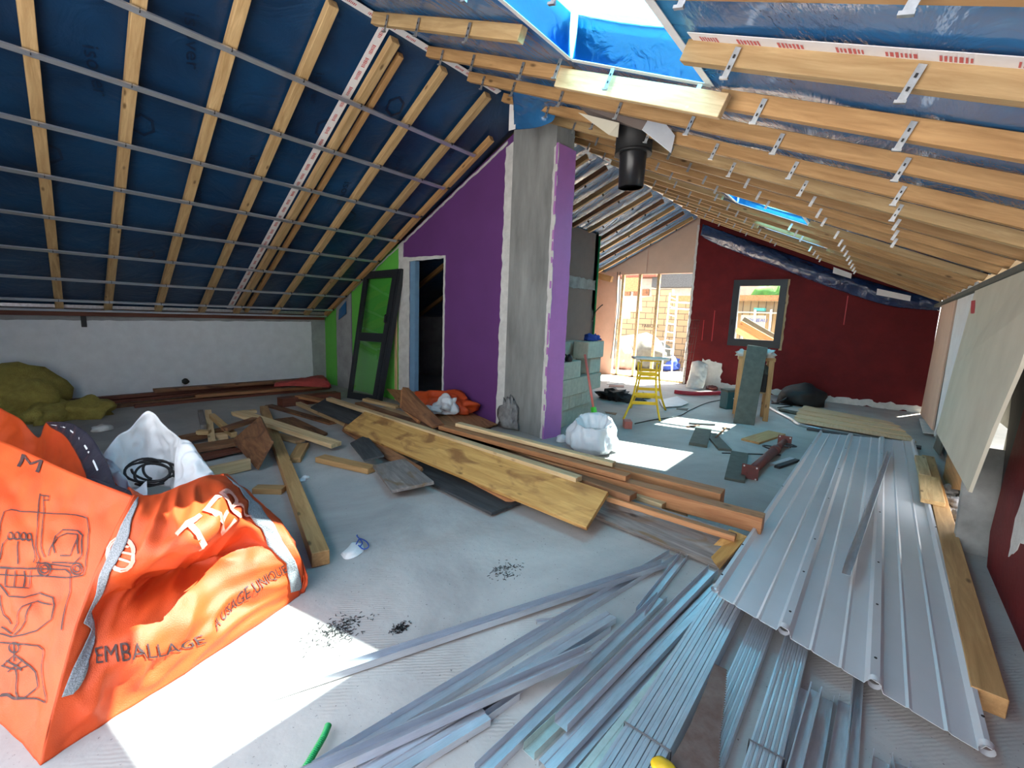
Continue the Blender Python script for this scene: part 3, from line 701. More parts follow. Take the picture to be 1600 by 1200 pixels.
o = beam('lintel_beam', (11.6, 6.45, 2.86), (11.6, 5.95, 2.74), .12, .16, 'pine_warm'); tag(o, 'short orange beam under the eave above the pink wall', 'beam')
# stove pipe and its cladding
fp = hit(992, 205, (0, -KR, 1), RZ - RY * KR)
def on_depth(px, py, depth):
    r = R_ * ((px - 800) / FPX) + D_ * ((py - 600) / FPX) + F_
    return EYE + r * depth
PD = (fp - EYE).dot(F_) * .93
c0 = on_depth(992, 205, PD); tz = zR(c0.y) - .02
sc = PD / FPX
t = thing('stove_pipe', (c0.x, c0.y, tz - .5), 'black stove pipe hanging open from the ceiling beyond the pillar', 'pipe')
r1, r2 = 28 * sc, 21 * sc
zb, zm = on_depth(990, 290, PD).z, on_depth(990, 238, PD).z
tube('upper_pipe', [(c0.x, c0.y, tz + .1), (c0.x, c0.y, zm)], r1, 'black_matt', t, 28)
tube('collar', [(c0.x, c0.y, zm + .01), (c0.x, c0.y, zm - .012)], r1 * 1.02, 'black_matt', t, 28)
tube('lower_pipe', [(c0.x, c0.y, zm), (c0.x, c0.y, zb), (c0.x, c0.y, zb), (c0.x, c0.y, zb + .2)], 1, 'black_gloss', t, 28, radii=[r2, r2 * .93, r2 * .86, r2 * .84], cap=False)
P_ = None
t = thing('ceiling_panel', (c0.x, c0.y, tz - .15), 'brown board with two white flaps fixed round the top of the black stove pipe', 'panel')
slab('brown_board', [on_depth(905, 164, PD * 1.0), on_depth(1013, 188, PD * .93), on_depth(1008, 203, PD * .95), on_depth(920, 178, PD * 1.02)], .012, 'brown_wall', t)
def dd(px, py, dep): return on_depth(px, py, dep)
slab('white_flap', [dd(904, 176, PD * .99), dd(968, 192, PD * .96), dd(966, 215, PD * .96), dd(952, 211, PD * .98)], .012, 'plasterboard', t)
slab('white_flap', [dd(1013, 186, PD * .92), dd(1036, 190, PD * .92), dd(1054, 213, PD * .92), dd(1048, 239, PD * .92), dd(1003, 203, PD * .92)], .012, 'white_plaster', t)
# blue wrap round the head of the pillar
w = surf([[on_depth(800, 140, 4.6), on_depth(840, 150, 4.5), on_depth(872, 155, 4.5), on_depth(896, 175, 4.7)], [on_depth(803, 175, 5.0), on_depth(835, 172, 4.85), on_depth(868, 168, 4.8), on_depth(885, 172, 4.9)], [on_depth(803, 203, 5.25), on_depth(835, 200, 5.05), on_depth(862, 190, 4.85), on_depth(872, 172, 4.8)]], 1, 1)
o, _ = cloth('plastic_wrap', w, 30, 24, 'film_navy', wr=.03, ws=5); o.data.materials[0] = MATS['film_right']; tag(o, 'blue plastic film wrapped round the head of the concrete pillar', 'plastic film')
o = box('tape_patch', (0, 0, 0), (.001, .1, .28), 'tape_white', bevel=0); o.matrix_basis = Matrix.Translation(on_depth(800, 203, 5.2)); tag(o, 'small white tape label at the left edge of the pillar wrap', 'tape')
# navy film draped over the top of the red wall
U = [F2(1098, 350, .05), F2(1160, 372, .05), F2(1230, 396, .05), F2(1310, 424, .05), F2(1390, 448, .05), F2(1475, 472, .05)]
Mi = [F2(1095, 365, .14), F2(1165, 385, .16), F2(1230, 412, .2), F2(1310, 436, .2), F2(1390, 462, .16), F2(1470, 478, .08)]
Lo = [F2(1094, 368, .03), F2(1125, 384, .03), F2(1215, 418, .03), F2(1300, 450, .03), F2(1390, 478, .03), F2(1468, 486, .03)]
o, _ = cloth('draped_film', surf([U, Mi, Lo], 1, 1), 80, 16, 'film_navy', wr=.05, ws=2.6); tag(o, 'navy plastic film draped over the top of the red wall', 'plastic film')
for i, (px, py, s) in enumerate(((1317, 420, .16), (1397, 454, .26))):
    q = F2(px, py, .24); o = slab('tape_label', [q + Vector((0, s, .04)), q + Vector((0, -s, -.1)), q + Vector((0, -s, -.2)), q + Vector((0, s, -.08))], .003, 'tape_white')
    tag(o, 'white tape stuck on the navy film over the red wall, ' + ('upper left' if i == 0 else 'lower right') + ' piece', 'tape')
for i, (a, b) in enumerate((((1215, 345), (1240, 405)),)): pass

# ================================================================ right wall cladding
def R2(px, py, o=.0): return aty(px, py, YR + o)
o = slab('plasterboard_sheet', [R2(1476, 464, .03), R2(1499, 456, .03), R2(1459, 672, .03), R2(1440, 648, .03)], .02, 'gable_board'); tag(o, 'narrow beige board beside the red wall at the far right corner', 'board')
o = slab('plasterboard_sheet', [R2(1502, 455, .025), R2(1530, 440, .025), R2(1492, 600, .025), R2(1462, 682, .025)], .02, 'white_plaster'); tag(o, 'pale upright sheet between the far corner board and the large leaning panel', 'board')
BA = [R2(1529, 448, .06), R2(1640, 395, .06), R2(1640, 462, .16), R2(1600, 575, .18), R2(1557, 672, .20), R2(1519, 770, .22), R2(1466, 676, .16), R2(1494, 572, .12)]
o = slab('plasterboard_sheet', BA, .018, 'plasterboard'); tag(o, 'large cream panel with a slanted lower corner leaning along the right wall', 'board')
q = [R2(1518, 470, .09), R2(1524, 469, .09), R2(1523, 500, .1), R2(1516, 502, .1)]
slab('paint_mark', q, .002, 'red_pipe', o)['label'] = 'small red paint mark'
o = slab('timber_offcut', [R2(1487, 705, .03), R2(1516, 765, .03), R2(1512, 768, .03), R2(1476, 762, .03)], .03, 'pine_orange'); o.data.materials[0] = MATS['pine_warm']; tag(o, 'orange wood panel showing below the leaning cream panel', 'board')
o = beam('cut_post', R2(1547, 700, .06), Vector((4.55, YR + .06, 0)), .22, .10, 'concrete'); struct(o); o.name = 'trim_30'
o = slab('plasterboard_sheet', [R2(1470, 674, .03), R2(1476, 684, .03), R2(1470, 712, .03), R2(1461, 700, .03)], .02, 'slate_board'); tag(o, 'dark strip low on the right wall beside the cream panel', 'board')
# black gap and red stretch nearest the camera
struct(slab('trim_31', [(3.9, YR + .0, 0), (4.35, YR + .0, 0), (5.2, YR + .0, 2.15), (3.5, YR + .0, 2.15), (3.5, YR + .0, 0)], .02, 'dark_wall', up=(0, 1, 0)))
struct(slab('trim_32', [aty(1650, 1080, YR + .02), aty(1600, 1030, YR + .02), aty(1540, 905, YR + .02), aty(1547, 830, YR + .02), aty(1570, 740, YR + .02), aty(1605, 620, YR + .02), aty(1650, 480, YR + .02)], .02, 'red_paint', up=(0, 1, 0)))
bpy.data.objects['trim_32'].data.materials[0] = MATS['red_wall']
ragged('trim_33', [aty(1575, 870, YR + .025), aty(1590, 800, YR + .025), aty(1600, 765, YR + .025), aty(1608, 800, YR + .025), aty(1598, 850, YR + .025)], 'raw_gypsum', .004, .03, up=(0, 1, 0))
struct(slab('wall_light_block', [(XB - .02, 3.8, 0), (XB - .02, YK + .1, 0), (XB - .02, YK + .1, zL(YK) + .2), (XB - .02, 3.8, zL(3.8) + .2)], .15, 'grey_plaster', up=(1, 0, 0)))  # unseen rear wall added to cut the daylight reaching the left side

# ================================================================ outdoors
XO = 17.0
struct(slab('ground', [(X2 + .22, -14, -.12), (34, -14, -.12), (34, 22, -.12), (X2 + .22, 22, -.12)], .1, 'outdoor_ground', up=(0, 0, 1)))
struct(slab('terrace', [(X2 + .2, 1, -.02), (13.2, 1, -.02), (13.2, 9, -.02), (X2 + .2, 9, -.02)], .09, 'outdoor_ground', up=(0, 0, 1)))
def XO_(px, py, x=XO): return atx(px, py, x)
bw = [XO_(958, 498), XO_(985, 498), XO_(985, 487), XO_(1003, 486), XO_(1003, 465), XO_(1018, 463), XO_(1018, 452), XO_(1050, 452), XO_(1050, 463), XO_(1095, 463)]
zt = [p for p in bw]
yb0, yb1 = bw[0].y + .6, bw[-1].y - 4
o = slab('block_wall', [(XO, yb1, -.12), (XO, yb0, -.12), Vector((XO, yb0, bw[0].z))] + zt + [(XO, yb1, bw[-1].z)], .25, 'block_wall', up=(-1, 0, 0))
# lay the courses level: local X along world Y
tag(o, 'unfinished beige block wall outside the stud opening', 'wall')
me = text_mesh('FABIOLA', .17); ow = bpy.data.objects.new('stencil', me); COL.objects.link(ow); me.materials.append(MATS['black_matt'])
ow.name = 'painted_word'; place(ow, Matrix.Translation(XO_(1003, 511) + Vector((-.012, 0, 0))) @ Matrix(((0, 0, -1, 0), (-1, 0, 0, 0), (0, 1, 0, 0), (0, 0, 0, 1))), o)
WM[ow.name] = WM.get(ow.name, Matrix.Identity(4))
def out_box(name, x, a, b, dx, mat, label=None, cat=None, parent=None):
    """upright volume whose front face is at depth x, seen between a=(px,py) top left and b=(px,py) bottom right"""
    p, q = atx(*a, x), atx(*b, x)
    if name in ('neighbour_house', 'parapet'): q.z = -.12
    o = box(name, (x, q.y, q.z), (x + dx, p.y, p.z), mat, parent, bevel=0)
    if label: tag(o, label, cat)
    return o
o = out_box('neighbour_house', 24, (930, 418), (1110, 470), 3, 'render_white', 'white house with dark shutters and a dark balcony beyond the block wall', 'building')
out_box('balcony', 23.2, (1020, 424), (1100, 448), .8, 'plank_black', parent=o)
for (a, b) in (((972, 449), (984, 462)), ((990, 451), (999, 462)), ((1004, 452), (1013, 462))): out_box('shutter', 23.9, a, b, .1, 'plank_brown', parent=o)
out_box('roof', 22.9, (955, 418), (1025, 432), 4, 'mahogany', parent=o)
o = out_box('neighbour_house', 28.5, (1120, 410), (1300, 462), 3, 'pink_board', 'pink rendered house outside the red wall window', 'building')
o = out_box('timber_beam', 15.5, (975, 434), (998, 455), .2, 'pine_orange', 'orange formwork board at the upper left of the stud opening', 'board')
o = out_box('timber_beam', 16.3, (1046, 462), (1100, 472), .2, 'pine_orange', 'orange beam on posts outside at the right of the stud opening', 'beam')
o = out_box('timber_beam', 16.0, (1140, 461), (1240, 470), .25, 'pine_orange', 'orange beam crossing the view through the red wall window', 'beam')
o = out_box('parapet', 16.2, (1130, 470), (1245, 486), .3, 'block_wall', 'grey parapet below the orange beam in the window view', 'wall')
o = out_box('window_ledge', 15.75, (1130, 486), (1245, 491), .45, 'render_white', 'white ledge below the parapet in the window view', 'ledge')
o = out_box('site_sign', 15.2, (1158, 492), (1193, 520), .05, 'render_white', 'white site banner with blue shapes in the window view', 'sign')
p = atx(1163, 497, 15.18); me = text_mesh('BENNEAU', .14); w = bpy.data.objects.new('lettering', me); COL.objects.link(w); me.materials.append(MATS['blue_cloth'])
place(w, Matrix.Translation(p + Vector((-.01, 0, -.1))) @ Matrix(((0, 0, -1, 0), (-1, 0, 0, 0), (0, 1, 0, 0), (0, 0, 0, 1))), o)
for y_ in (1160, 1191):
    e = atx(y_, 510, 15.22); box('sign_post', (15.25, e.y - .03, -.12), (15.31, e.y + .03, e.z), 'render_white', o)
out_box('blue_shape', 15.17, (1164, 505), (1176, 519), .02, 'blue_cloth', parent=o)
out_box('pale_shape', 15.17, (1178, 512), (1190, 519), .02, 'teal_case', parent=o)
o = out_box('tool_box', 15.8, (1178, 481), (1194, 486.2), .25, 'turquoise', 'turquoise crate standing on the white ledge outside the window', 'box')
for i, (a, b, m) in enumerate((((1155, 506), (1215, 540), 'pine_warm'), ((1160, 500), (1222, 536), 'slate_board'), ((1150, 514), (1200, 541), 'plank_pale'))):
    A, B = atx(*a, 13.6 + i * .25), atx(*b, 13.6 + i * .25); B = A + (B - A) * ((A.z + .12) / (A.z - B.z)); o = beam('leaning_plank', A, B, .2, .04, m, up=(-1, 0, 0)); tag(o, ['pale orange plank', 'dark plank', 'light short plank'][i] + ' leaning diagonally outside the red wall window', 'board')
q = atx(1214, 456, 18); o = lump('garden_tree', (q.x, q.y, q.z - .4), (.7, .7, .8), 'leaf', amp=.5, freq=4, flat=False); tube('trunk', [(q.x, q.y, -.12), (q.x, q.y, q.z - .6)], .09, 'plank_brown', o, 8); tag(o, 'green treetop at the upper right of the window view', 'tree')
for i, x in enumerate((1152, 1180, 1205)):
    A, B = atx(x, 484, 14.4), atx(x - 3, 541, 14.4); B.z = -.12; o = tube('scaffold_pole', [A, B], .025, 'zinc_clip'); tag(o, 'thin scaffold pole in the window view, %s from the left' % ORD[i], 'pole')
# heap outside
for i, (px, py, s, m, l) in enumerate(((1002, 574, (.9, 1.0, .75), 'slate_board', 'dark earth heap outside behind the middle studs'), (972, 575, (.4, .4, .55), 'pink_board', 'small pinkish sack at the foot of the block wall'), (1034, 576, (.7, .6, .35), 'blue_cloth', 'blue tarpaulin corner beside the dark heap'))):
    q = at(px, py, -.1); q = q if q.x < 16.4 else atx(px, py, 16.2); o = lump('earth_heap' if i == 0 else ('rubble_sack' if i == 1 else 'tarpaulin'), (q.x, q.y, -.12), s, m, seed=i, amp=.4); tag(o, l, ['earth', 'sack', 'tarpaulin'][i], kind='stuff' if i == 0 else None)
# stud frame in the opening
for i, (a, b) in enumerate((((972, 436), (964, 588)), ((1000, 434), (989, 575)), ((1029, 433), (1017, 582)), ((1088, 434), (1072, 600)))):
    A, B = atx(*a, X2 + .03), atx(*b, X2 + .03); B.z = 0.0; A.z = OZ; y = (A.y + B.y) / 2
    o = box('stud', (X2 + .02, y - .035, 0), (X2 + .1, y + .035, OZ), 'plank_pale'); tag(o, 'pale upright stud in the wide opening, %s from the left' % ORD[i], 'stud', 'studs of the opening')
o = box('sill_plate', (X2 + .02, OY0, .0), (X2 + .1, OY1, .05), 'plank_pale'); tag(o, 'pale timber sill along the foot of the stud opening', 'board')
# aluminium ladder and rebar mesh beyond the opening
t = thing('aluminium_ladder', atx(1040, 575, 13.4), 'aluminium ladder standing outside between the right hand studs', 'ladder')
for a, b in (((1047, 458), (1034, 578)), ((1058, 463), (1050, 578))): tube('rail', [atx(*a, 13.4), atx(*b, 13.4) + Vector((0, 0, -.12 - atx(*b, 13.4).z))], .022, 'tape_white', t)
for k in range(9):
    f = k / 9 + .05; a = Vector(atx(1047, 458, 13.4)).lerp(atx(1034, 578, 13.4), f); b = Vector(atx(1058, 463, 13.4)).lerp(atx(1050, 578, 13.4), f); tube('rung', [a, b], .014, 'tape_white', t, 6)
t = thing('scaffold', atx(1072, 575, 14.4), 'white scaffold frame outside left of the red wall edge', 'scaffold')
for a, b in (((1048, 472), (1085, 474)), ((1048, 482), (1085, 484)), ((1083, 472), (1076, 560)), ((1078, 484), (1070, 560))): tube('bar', [atx(*a, 14.4), atx(*b, 14.4) if b[1] < 500 else Vector((14.4, atx(*b, 14.4).y, -.12))], .02, 'tape_white', t, 6)
t = thing('rebar_mesh', atx(1068, 596, X2 - .15), 'thin steel rebar mesh leaning in the opening against the red wall edge', 'mesh')
for k in range(5):
    a, b = atx(1080 + 3.2 * k, 500, X2 - .1), atx(1056 + 5 * k, 600, X2 - .35); tube('bar', [a, b], .006, 'rust', t, 5)
for k in range(9):
    f = k / 8; a = Vector(atx(1080, 500, X2 - .1)).lerp(atx(1056, 600, X2 - .35), f); b = Vector(atx(1093, 500, X2 - .1)).lerp(atx(1076, 600, X2 - .35), f); tube('bar', [a, b], .005, 'rust', t, 5)
# wires hanging beside the pink wall
for i, (x0, x1) in enumerate(((965, 958), (969, 961))):
    o = tube('cable', curve_pts([atx(x0, 425, X2 - .06), atx(x0 - 2, 480, X2 - .05), atx(x1, 535, X2 - .05), atx(x1 - 4 + i * 3, 560, X2 - .05)]), .012, 'slate_board', seg=6); tag(o, 'grey cable hanging down the edge of the pink wall, ' + ('left' if i == 0 else 'right') + ' of the pair', 'cable')
o = tube('corner_bead', [(9.25, 5.13, zL(5.13) - .05), (9.25, 5.13, .8)], .025, 'conduit_green', seg=8); tag(o, 'green pipe running down the corner of the brown wall', 'pipe')
o = tube('cable', curve_pts([aty(926, 500, 5.1), aty(930, 488, 5.05), aty(938, 479, 4.95), aty(942, 476, 4.9)]), .012, 'black_matt', seg=6); tag(o, 'short black cable end sticking out of the brown wall corner', 'cable')

# ================================================================ concrete block stack
C0 = Vector((5.35, 3.50, 0)); ax = Vector((1, .20, 0)).normalized(); ay = Vector((-ax.y, ax.x, 0))
def blk(x, y, z, l, w, h, label, rot=0):
    o = C0 + ax * x + ay * y; mw = Matrix.Translation(o + Vector((0, 0, z))) @ Matrix.Rotation(math.atan2(ax.y, ax.x) + rot, 4, 'Z')
    b = box('concrete_block', (0, 0, 0), (l, w, h), 'block_grey', mw=mw, bevel=.006); return tag(b, label, 'concrete block', 'concrete blocks in the stack')
bb = at(862, 683); 
C0 = Vector((5.15, 3.42, 0)); e_ = at(925, 652); ax = Vector((1, .10, 0)).normalized(); ay = Vector((-ax.y, ax.x, 0))
blk(0, 0, 0, 1.0, .2, .25, 'long block on the floor, lowest of the stack beside the pillar')
blk(1.02, .02, 0, .6, .22, .25, 'floor block at the far end of the stack')
for k in range(6): blk(.05 + k * .205, -.03, .255, .2, .5, .2, 'upright narrow block of the second layer, %s from the pillar' % ORD[k])
blk(0, -.06, .46, 1.0, .25, .25, 'long block of the third layer nearest the pillar')
blk(1.01, -.05, .46, .55, .25, .25, 'block of the third layer at the far end')
blk(0, -.06, .715, .72, .25, .25, 'block of the fourth layer nearest the pillar, with ear defenders on it')
blk(1.15, -.02, .715, .42, .25, .25, 'block of the fourth layer at the far end')
blk(.55, .24, .715, 1.0, .25, .50, 'tall grey block topping the stack')
blk(.95, -.06, .97, .62, .25, .26, 'topmost small block of the stack under the blue gloves')
T0 = C0 + ax * .1 + Vector((0, .05, .965))
t = thing('ear_defenders', T0, 'black ear defenders lying on the lower end of the block stack', 'ear defenders')
tube('headband', curve_pts([T0 + Vector((.05 * k, -.06 + .02 * (k % 2), .03 + .09 * math.sin(k * math.pi / 5))) for k in range(6)], 4), .012, 'black_matt', t, 8)
for dx in (0, .25): lump('ear_cup', T0 + Vector((dx, -.06, 0)), (.05, .06, .07), 'black_gloss', t, amp=.1, sub=2)
T1 = C0 + ax * 1.25 + Vector((0, .05, 1.235))
o = lump('work_glove', T1, (.11, .09, .07), 'blue_cloth', amp=.7, freq=3, seed=2); tag(o, 'blue work glove bunched on the topmost block', 'glove')
o = lump('work_glove', T1 + ax * .2, (.10, .08, .06), 'blue_cloth', amp=.7, freq=3, seed=5); tag(o, 'second blue work glove at the far side of the topmost block', 'glove')
# tool handle, bucket, bin bag
A, B = hit(914, 554, (1, 0, 0), 5.95), at(930, 655, .12)
t = thing('long_handled_tool', (B.x, B.y, .1), 'red handled tool with green socket leaning against the block stack', 'tool')
tube('handle', [A, B], .018, 'salmon_plastic', t, 10)
d = (A - B).normalized(); tube('socket', [B + d * .18, B + d * .0, B - d * .02], .045, 'green_plastic', t, 12, radii=[.04, .05, .05])
q = at(932, 672)
t = thing('plastic_bucket', q, 'white plastic bucket behind the milky rubble bag', 'bucket')
tube('pail', [q, q + Vector((0, 0, .22)), q + Vector((0, 0, .22)), q + Vector((0, 0, .02))], .15, 'sack_white', t, 24, radii=[.13, .16, .15, .12], cap=False)
tube('rim', [q + Vector((.165 * math.cos(a), .165 * math.sin(a), .215)) for a in [k * math.pi / 12 for k in range(25)]], .008, 'sack_white', t, 6)
q = at(925, 704)
def bagf(u, v):
    a = u * 2 * math.pi; z = [0, .12, .26, .36, .39, .30][min(int(v * 5), 5)] if v >= 1 else None
    rs = [.20, .29, .27, .21, .19, .12]; zs = [0, .10, .27, .38, .36, .22]
    f = v * 5; i = min(int(f), 4); f -= i; r = rs[i] + (rs[i + 1] - rs[i]) * f; z = zs[i] + (zs[i + 1] - zs[i]) * f
    w = 1 + .16 * noise.noise(Vector((math.cos(a) * 2.2, math.sin(a) * 2.2, v * 4))) + .05 * math.sin(a * 11 + v * 6)
    return Vector((q.x + r * w * math.cos(a) * 1.15, q.y + r * w * math.sin(a), z * (1 + .12 * math.sin(a + 1))))
o, _ = cloth('rubble_bag', bagf, 64, 30, 'plastic_milky', wr=.012, ws=14, edge=False, org=q); tag(o, 'open milky plastic rubble bag standing at the end of the board pile', 'bag')
q = at(878, 700); 
for i, (px, py, s, m, l) in enumerate(((878, 690, .06, 'sack_white', 'crumpled pale scrap on the floor left of the rubble bag'), (893, 684, .045, 'salmon_plastic', 'pinkish scrap on the floor between the block stack and the rubble bag'))):
    q = at(px, py); o = lump('scrap', q, (s * 1.5, s, s), m, seed=i); tag(o, l, 'scrap')
# half brick
q = at(980, 668); o = box('red_brick', (-.09, -.055, 0), (.09, .055, .11), 'brick_red', mw=Matrix.Translation(q) @ Matrix.Rotation(.6, 4, 'Z')); tag(o, 'small red and grey brick on the floor before the yellow trestle', 'brick')
# folding yellow trestle
def trestle():
    L = [at(974, 655), at(1031, 658), at(1040, 641), at(985, 638)]
    for p in L: p.z = 0
    c = sum(L, Vector()) / 4; H = .92
    t = thing('folding_trestle', (c.x, c.y, 0), 'yellow folding steel trestle carrying a grey board', 'trestle')
    dx = (L[1] - L[0]) ; 
    T = [c.lerp(p, .52) + Vector((0, 0, H)) for p in L]
    tops = []
    for i, p in enumerate(L):
        q = Vector((p.x, p.y, 0)); k = Vector((T[i].x, T[i].y, H)); m = q.lerp(k, .28); m = Vector((k.x + (q.x - k.x) * .35, k.y + (q.y - k.y) * .35, .30))
        tube('leg', curve_pts([q, m, Vector((k.x, k.y, .65)), k], 5), .017, 'yellow_paint', t, 8)
    for z, f in ((.28, .36), (.42, .25), (.68, .04), (.76, .02)):
        for a, b in ((0, 1), (3, 2)):
            A, B = T[a].lerp(L[a], f), T[b].lerp(L[b], f); A.z = B.z = z
            beam('cross_bar', A, B, .02, .05, 'yellow_paint', t, bevel=0)
    for a, b in ((0, 3), (1, 2)):
        A, B = T[a].copy(), T[b].copy(); A.z = B.z = .88; tube('side_bar', [A, B], .014, 'yellow_paint', t, 8)
    beam('top_bar', (T[0] + T[3]) / 2 + Vector((0, 0, .02)), (T[1] + T[2]) / 2 + Vector((0, 0, .02)), .06, .03, 'yellow_paint', t)
    a, b = (T[0] + T[3]) / 2, (T[1] + T[2]) / 2; d = (b - a).normalized()
    o = beam('board', a - d * .12 + Vector((0, 0, .06)), b + d * .14 + Vector((0, 0, .06)), .26, .035, 'slate_board'); o.data.materials[0] = MATS['raw_gypsum']
    tag(o, 'grey dusty board lying across the top of the yellow trestle', 'board')
trestle()
# tool bag and clutter behind the trestle
for i, (px, py, s, m, nm, l, cat) in enumerate(((960, 624, (.24, .30, .13), 'black_matt', 'tool_bag', 'black tool bag between the block stack and the yellow trestle', 'bag'), (988, 628, (.22, .22, .09), 'plank_black', 'tool_pile', 'dark tools heaped under the yellow trestle', 'tools'), (1005, 622, (.12, .12, .06), 'slate_board', 'rag', 'grey rag on the floor behind the right trestle leg', 'rag'))):
    q = at(px, py); o = lump(nm, q, s, m, seed=i, amp=.8, freq=3.5); tag(o, l, cat)
def flat(name, px, z, t, mat, label, cat, group=None, bevel=.002):
    zz = z if isinstance(z, (list, tuple)) else [z] * len(px)
    o = slab(name, [at(a, b, c) for (a, b), c in zip(px, zz)], t, mat, up=(0, 0, 1), bevel=bevel); return tag(o, label, cat, group)
flat('gypsum_offcut', [(1036, 636), (1030, 625), (1058, 619), (1076, 629), (1065, 634)], .03, .014, 'paint_ridge', 'grey gypsum offcut on the floor right of the yellow trestle', 'board')
flat('dark_strip', [(952, 601), (975, 602), (975, 605), (951, 604)], .01, .008, 'mahogany', 'thin dark strip on the floor before the pink wall', 'strip')
flat('white_board', [(948, 593), (1000, 592), (1000, 598), (948, 600)], .012, .01, 'raw_gypsum', 'pale board on the floor before the pink wall', 'board')
flat('dark_strip', [(1057, 637), (1076, 638), (1074, 641), (1057, 639)], .01, .008, 'slate_board', 'short dark strip on the floor right of the gypsum offcut', 'strip')
flat('dark_strip', [(945, 643), (964, 645), (962, 648), (947, 645)], .01, .008, 'plank_brown', 'small dark chisel on the floor at the foot of the block stack', 'chisel')
# red pipe, plaster lump, cable
o = tube('red_pipe', curve_pts([at(1054, 612, .05), at(1085, 615, .05), at(1125, 614, .05)]), .045, 'red_pipe', seg=10); tag(o, 'red plastic pipe lying at the foot of the red wall', 'pipe')
P3 = surf([[atx(1082, 566, 11.5), atx(1092, 565, 11.5), atx(1106, 570, 11.5)], [atx(1079, 585, 11.4), atx(1090, 585, 11.3), atx(1104, 585, 11.4)], [atx(1072, 606, 11.2), atx(1085, 609, 11.1), atx(1098, 607, 11.2)]], 1, 1)
o, _ = cloth('plaster_slab', P3, 24, 24, 'raw_gypsum', wr=.06, ws=4, thick=.05); tag(o, 'ragged plaster slab leaning at the left foot of the red wall', 'plaster slab')
o = lump('bucket_lid', at(1112, 609), (.14, .14, .07), 'prop_red', seed=3); o.name = 'rag'; tag(o, 'dark red rag on the floor below the bare plaster patch', 'rag')
o = tube('power_cable', curve_pts([at(1150, 622, .01), at(1110, 628, .01), at(1080, 640, .01), at(1060, 650, .01), at(1020, 656, .01), at(992, 662, .01)]), .008, 'black_matt', seg=6); tag(o, 'black power cable snaking from the toolbox toward the small brick', 'cable')
o = tube('power_cable', curve_pts([at(1205, 630, .01), at(1225, 632, .01), at(1238, 634, .01), at(1215, 637, .01)]), .010, 'black_matt', seg=6); tag(o, 'dark cable between the wooden sawhorse and the black backpack', 'cable')
q = at(1140, 638); t = thing('tool_case', q, 'teal tool case standing left of the wooden sawhorse', 'tool case')
mw = Matrix.Translation(q) @ Matrix.Rotation(.9, 4, 'Z')
cb = box('case_body', (-.10, -.16, 0), (.10, .16, .36), 'teal_case', t, mw=mw, bevel=.015); box('case_rim', (-.105, -.165, .32), (.105, .165, .37), 'slate_board', t, mw=mw, bevel=.01)
box('latch', (-.115, -.03, .20), (-.10, .03, .22), 'sack_white', cb, mw=mw)
o = lump('blue_rag', at(1128, 617), (.14, .10, .05), 'blue_cloth', seed=4); tag(o, 'blue cloth on the floor behind the teal tool case', 'cloth')
# sawhorse with leaning dark board
def sawhorse():
    f0, f1, b0, b1 = at(1150, 653), at(1195, 658), at(1157, 645), at(1203, 650); H = 1.0
    c = (f0 + f1 + b0 + b1) / 4; t = thing('sawhorse', (c.x, c.y, 0), 'wooden sawhorse with a shelf, loaded with white rags, before the red wall', 'sawhorse')
    d = (f1 - f0).normalized(); n = Vector((d.y, -d.x, 0)); n = n if n.x > 0 else -n
    base = [f0, f1, f0 + n * .42, f1 + n * .42]
    for p in base:
        p.z = 0; k = p.lerp(f0 + n * .21 if p in (base[0], base[2]) else f1 + n * .21, .35); k.z = H
        beam('leg', k, p, .075, .05, 'pine_warm', t, up=n)
    beam('top_rail', f0 + n * .21 - d * .06 + Vector((0, 0, H + .05)), f1 + n * .21 + d * .06 + Vector((0, 0, H + .05)), .24, .06, 'pine_warm', t)
    beam('shelf', f0 + n * .21 + Vector((0, 0, .48)), f1 + n * .21 + Vector((0, 0, .48)), .34, .03, 'plank_pale', t)
    e = f0.lerp(f1, .72) + n * .15; mw = Matrix.Translation(e + Vector((0, 0, .48)))
    o = box('black_crate', (-.12, -.12, 0), (.16, .12, .30), 'black_matt', mw=mw, bevel=.01); tag(o, 'black crate on the shelf of the wooden sawhorse', 'box')
    for k, (f, s) in enumerate(((.05, (.10, .12, .07)), (.78, (.15, .14, .09)))):
        o = lump('white_rag', f0.lerp(f1, f) + n * .18 + Vector((0, 0, H + .05)), s, 'grey_cloth', amp=.6, seed=k + 6); tag(o, 'white rag draped on the sawhorse, ' + ('left' if k == 0 else 'right') + ' of the leaning board', 'rag')
    o = lump('power_tool', f0.lerp(f1, .82) + n * .15 + Vector((0, 0, .80)), (.12, .12, .10), 'slate_board', amp=.6, seed=9, flat=False); tag(o, 'grey power tool hanging under the sawhorse top', 'tool')
    A = f0.lerp(f1, .45) - n * .02 + Vector((0, 0, H + .24)); B = at(1162, 663, .0)
    o = beam('leaning_board', A, B, .30, .035, 'slate_board', up=-n); tag(o, 'dark grey board leaning upright against the wooden sawhorse', 'board')
    o = beam('leaning_board', A - d * .17 - Vector((0, 0, .08)), at(1151, 660), .05, .04, 'pine_warm', up=-n); tag(o, 'thin pine batten along the left edge of the leaning dark board', 'batten')
sawhorse()
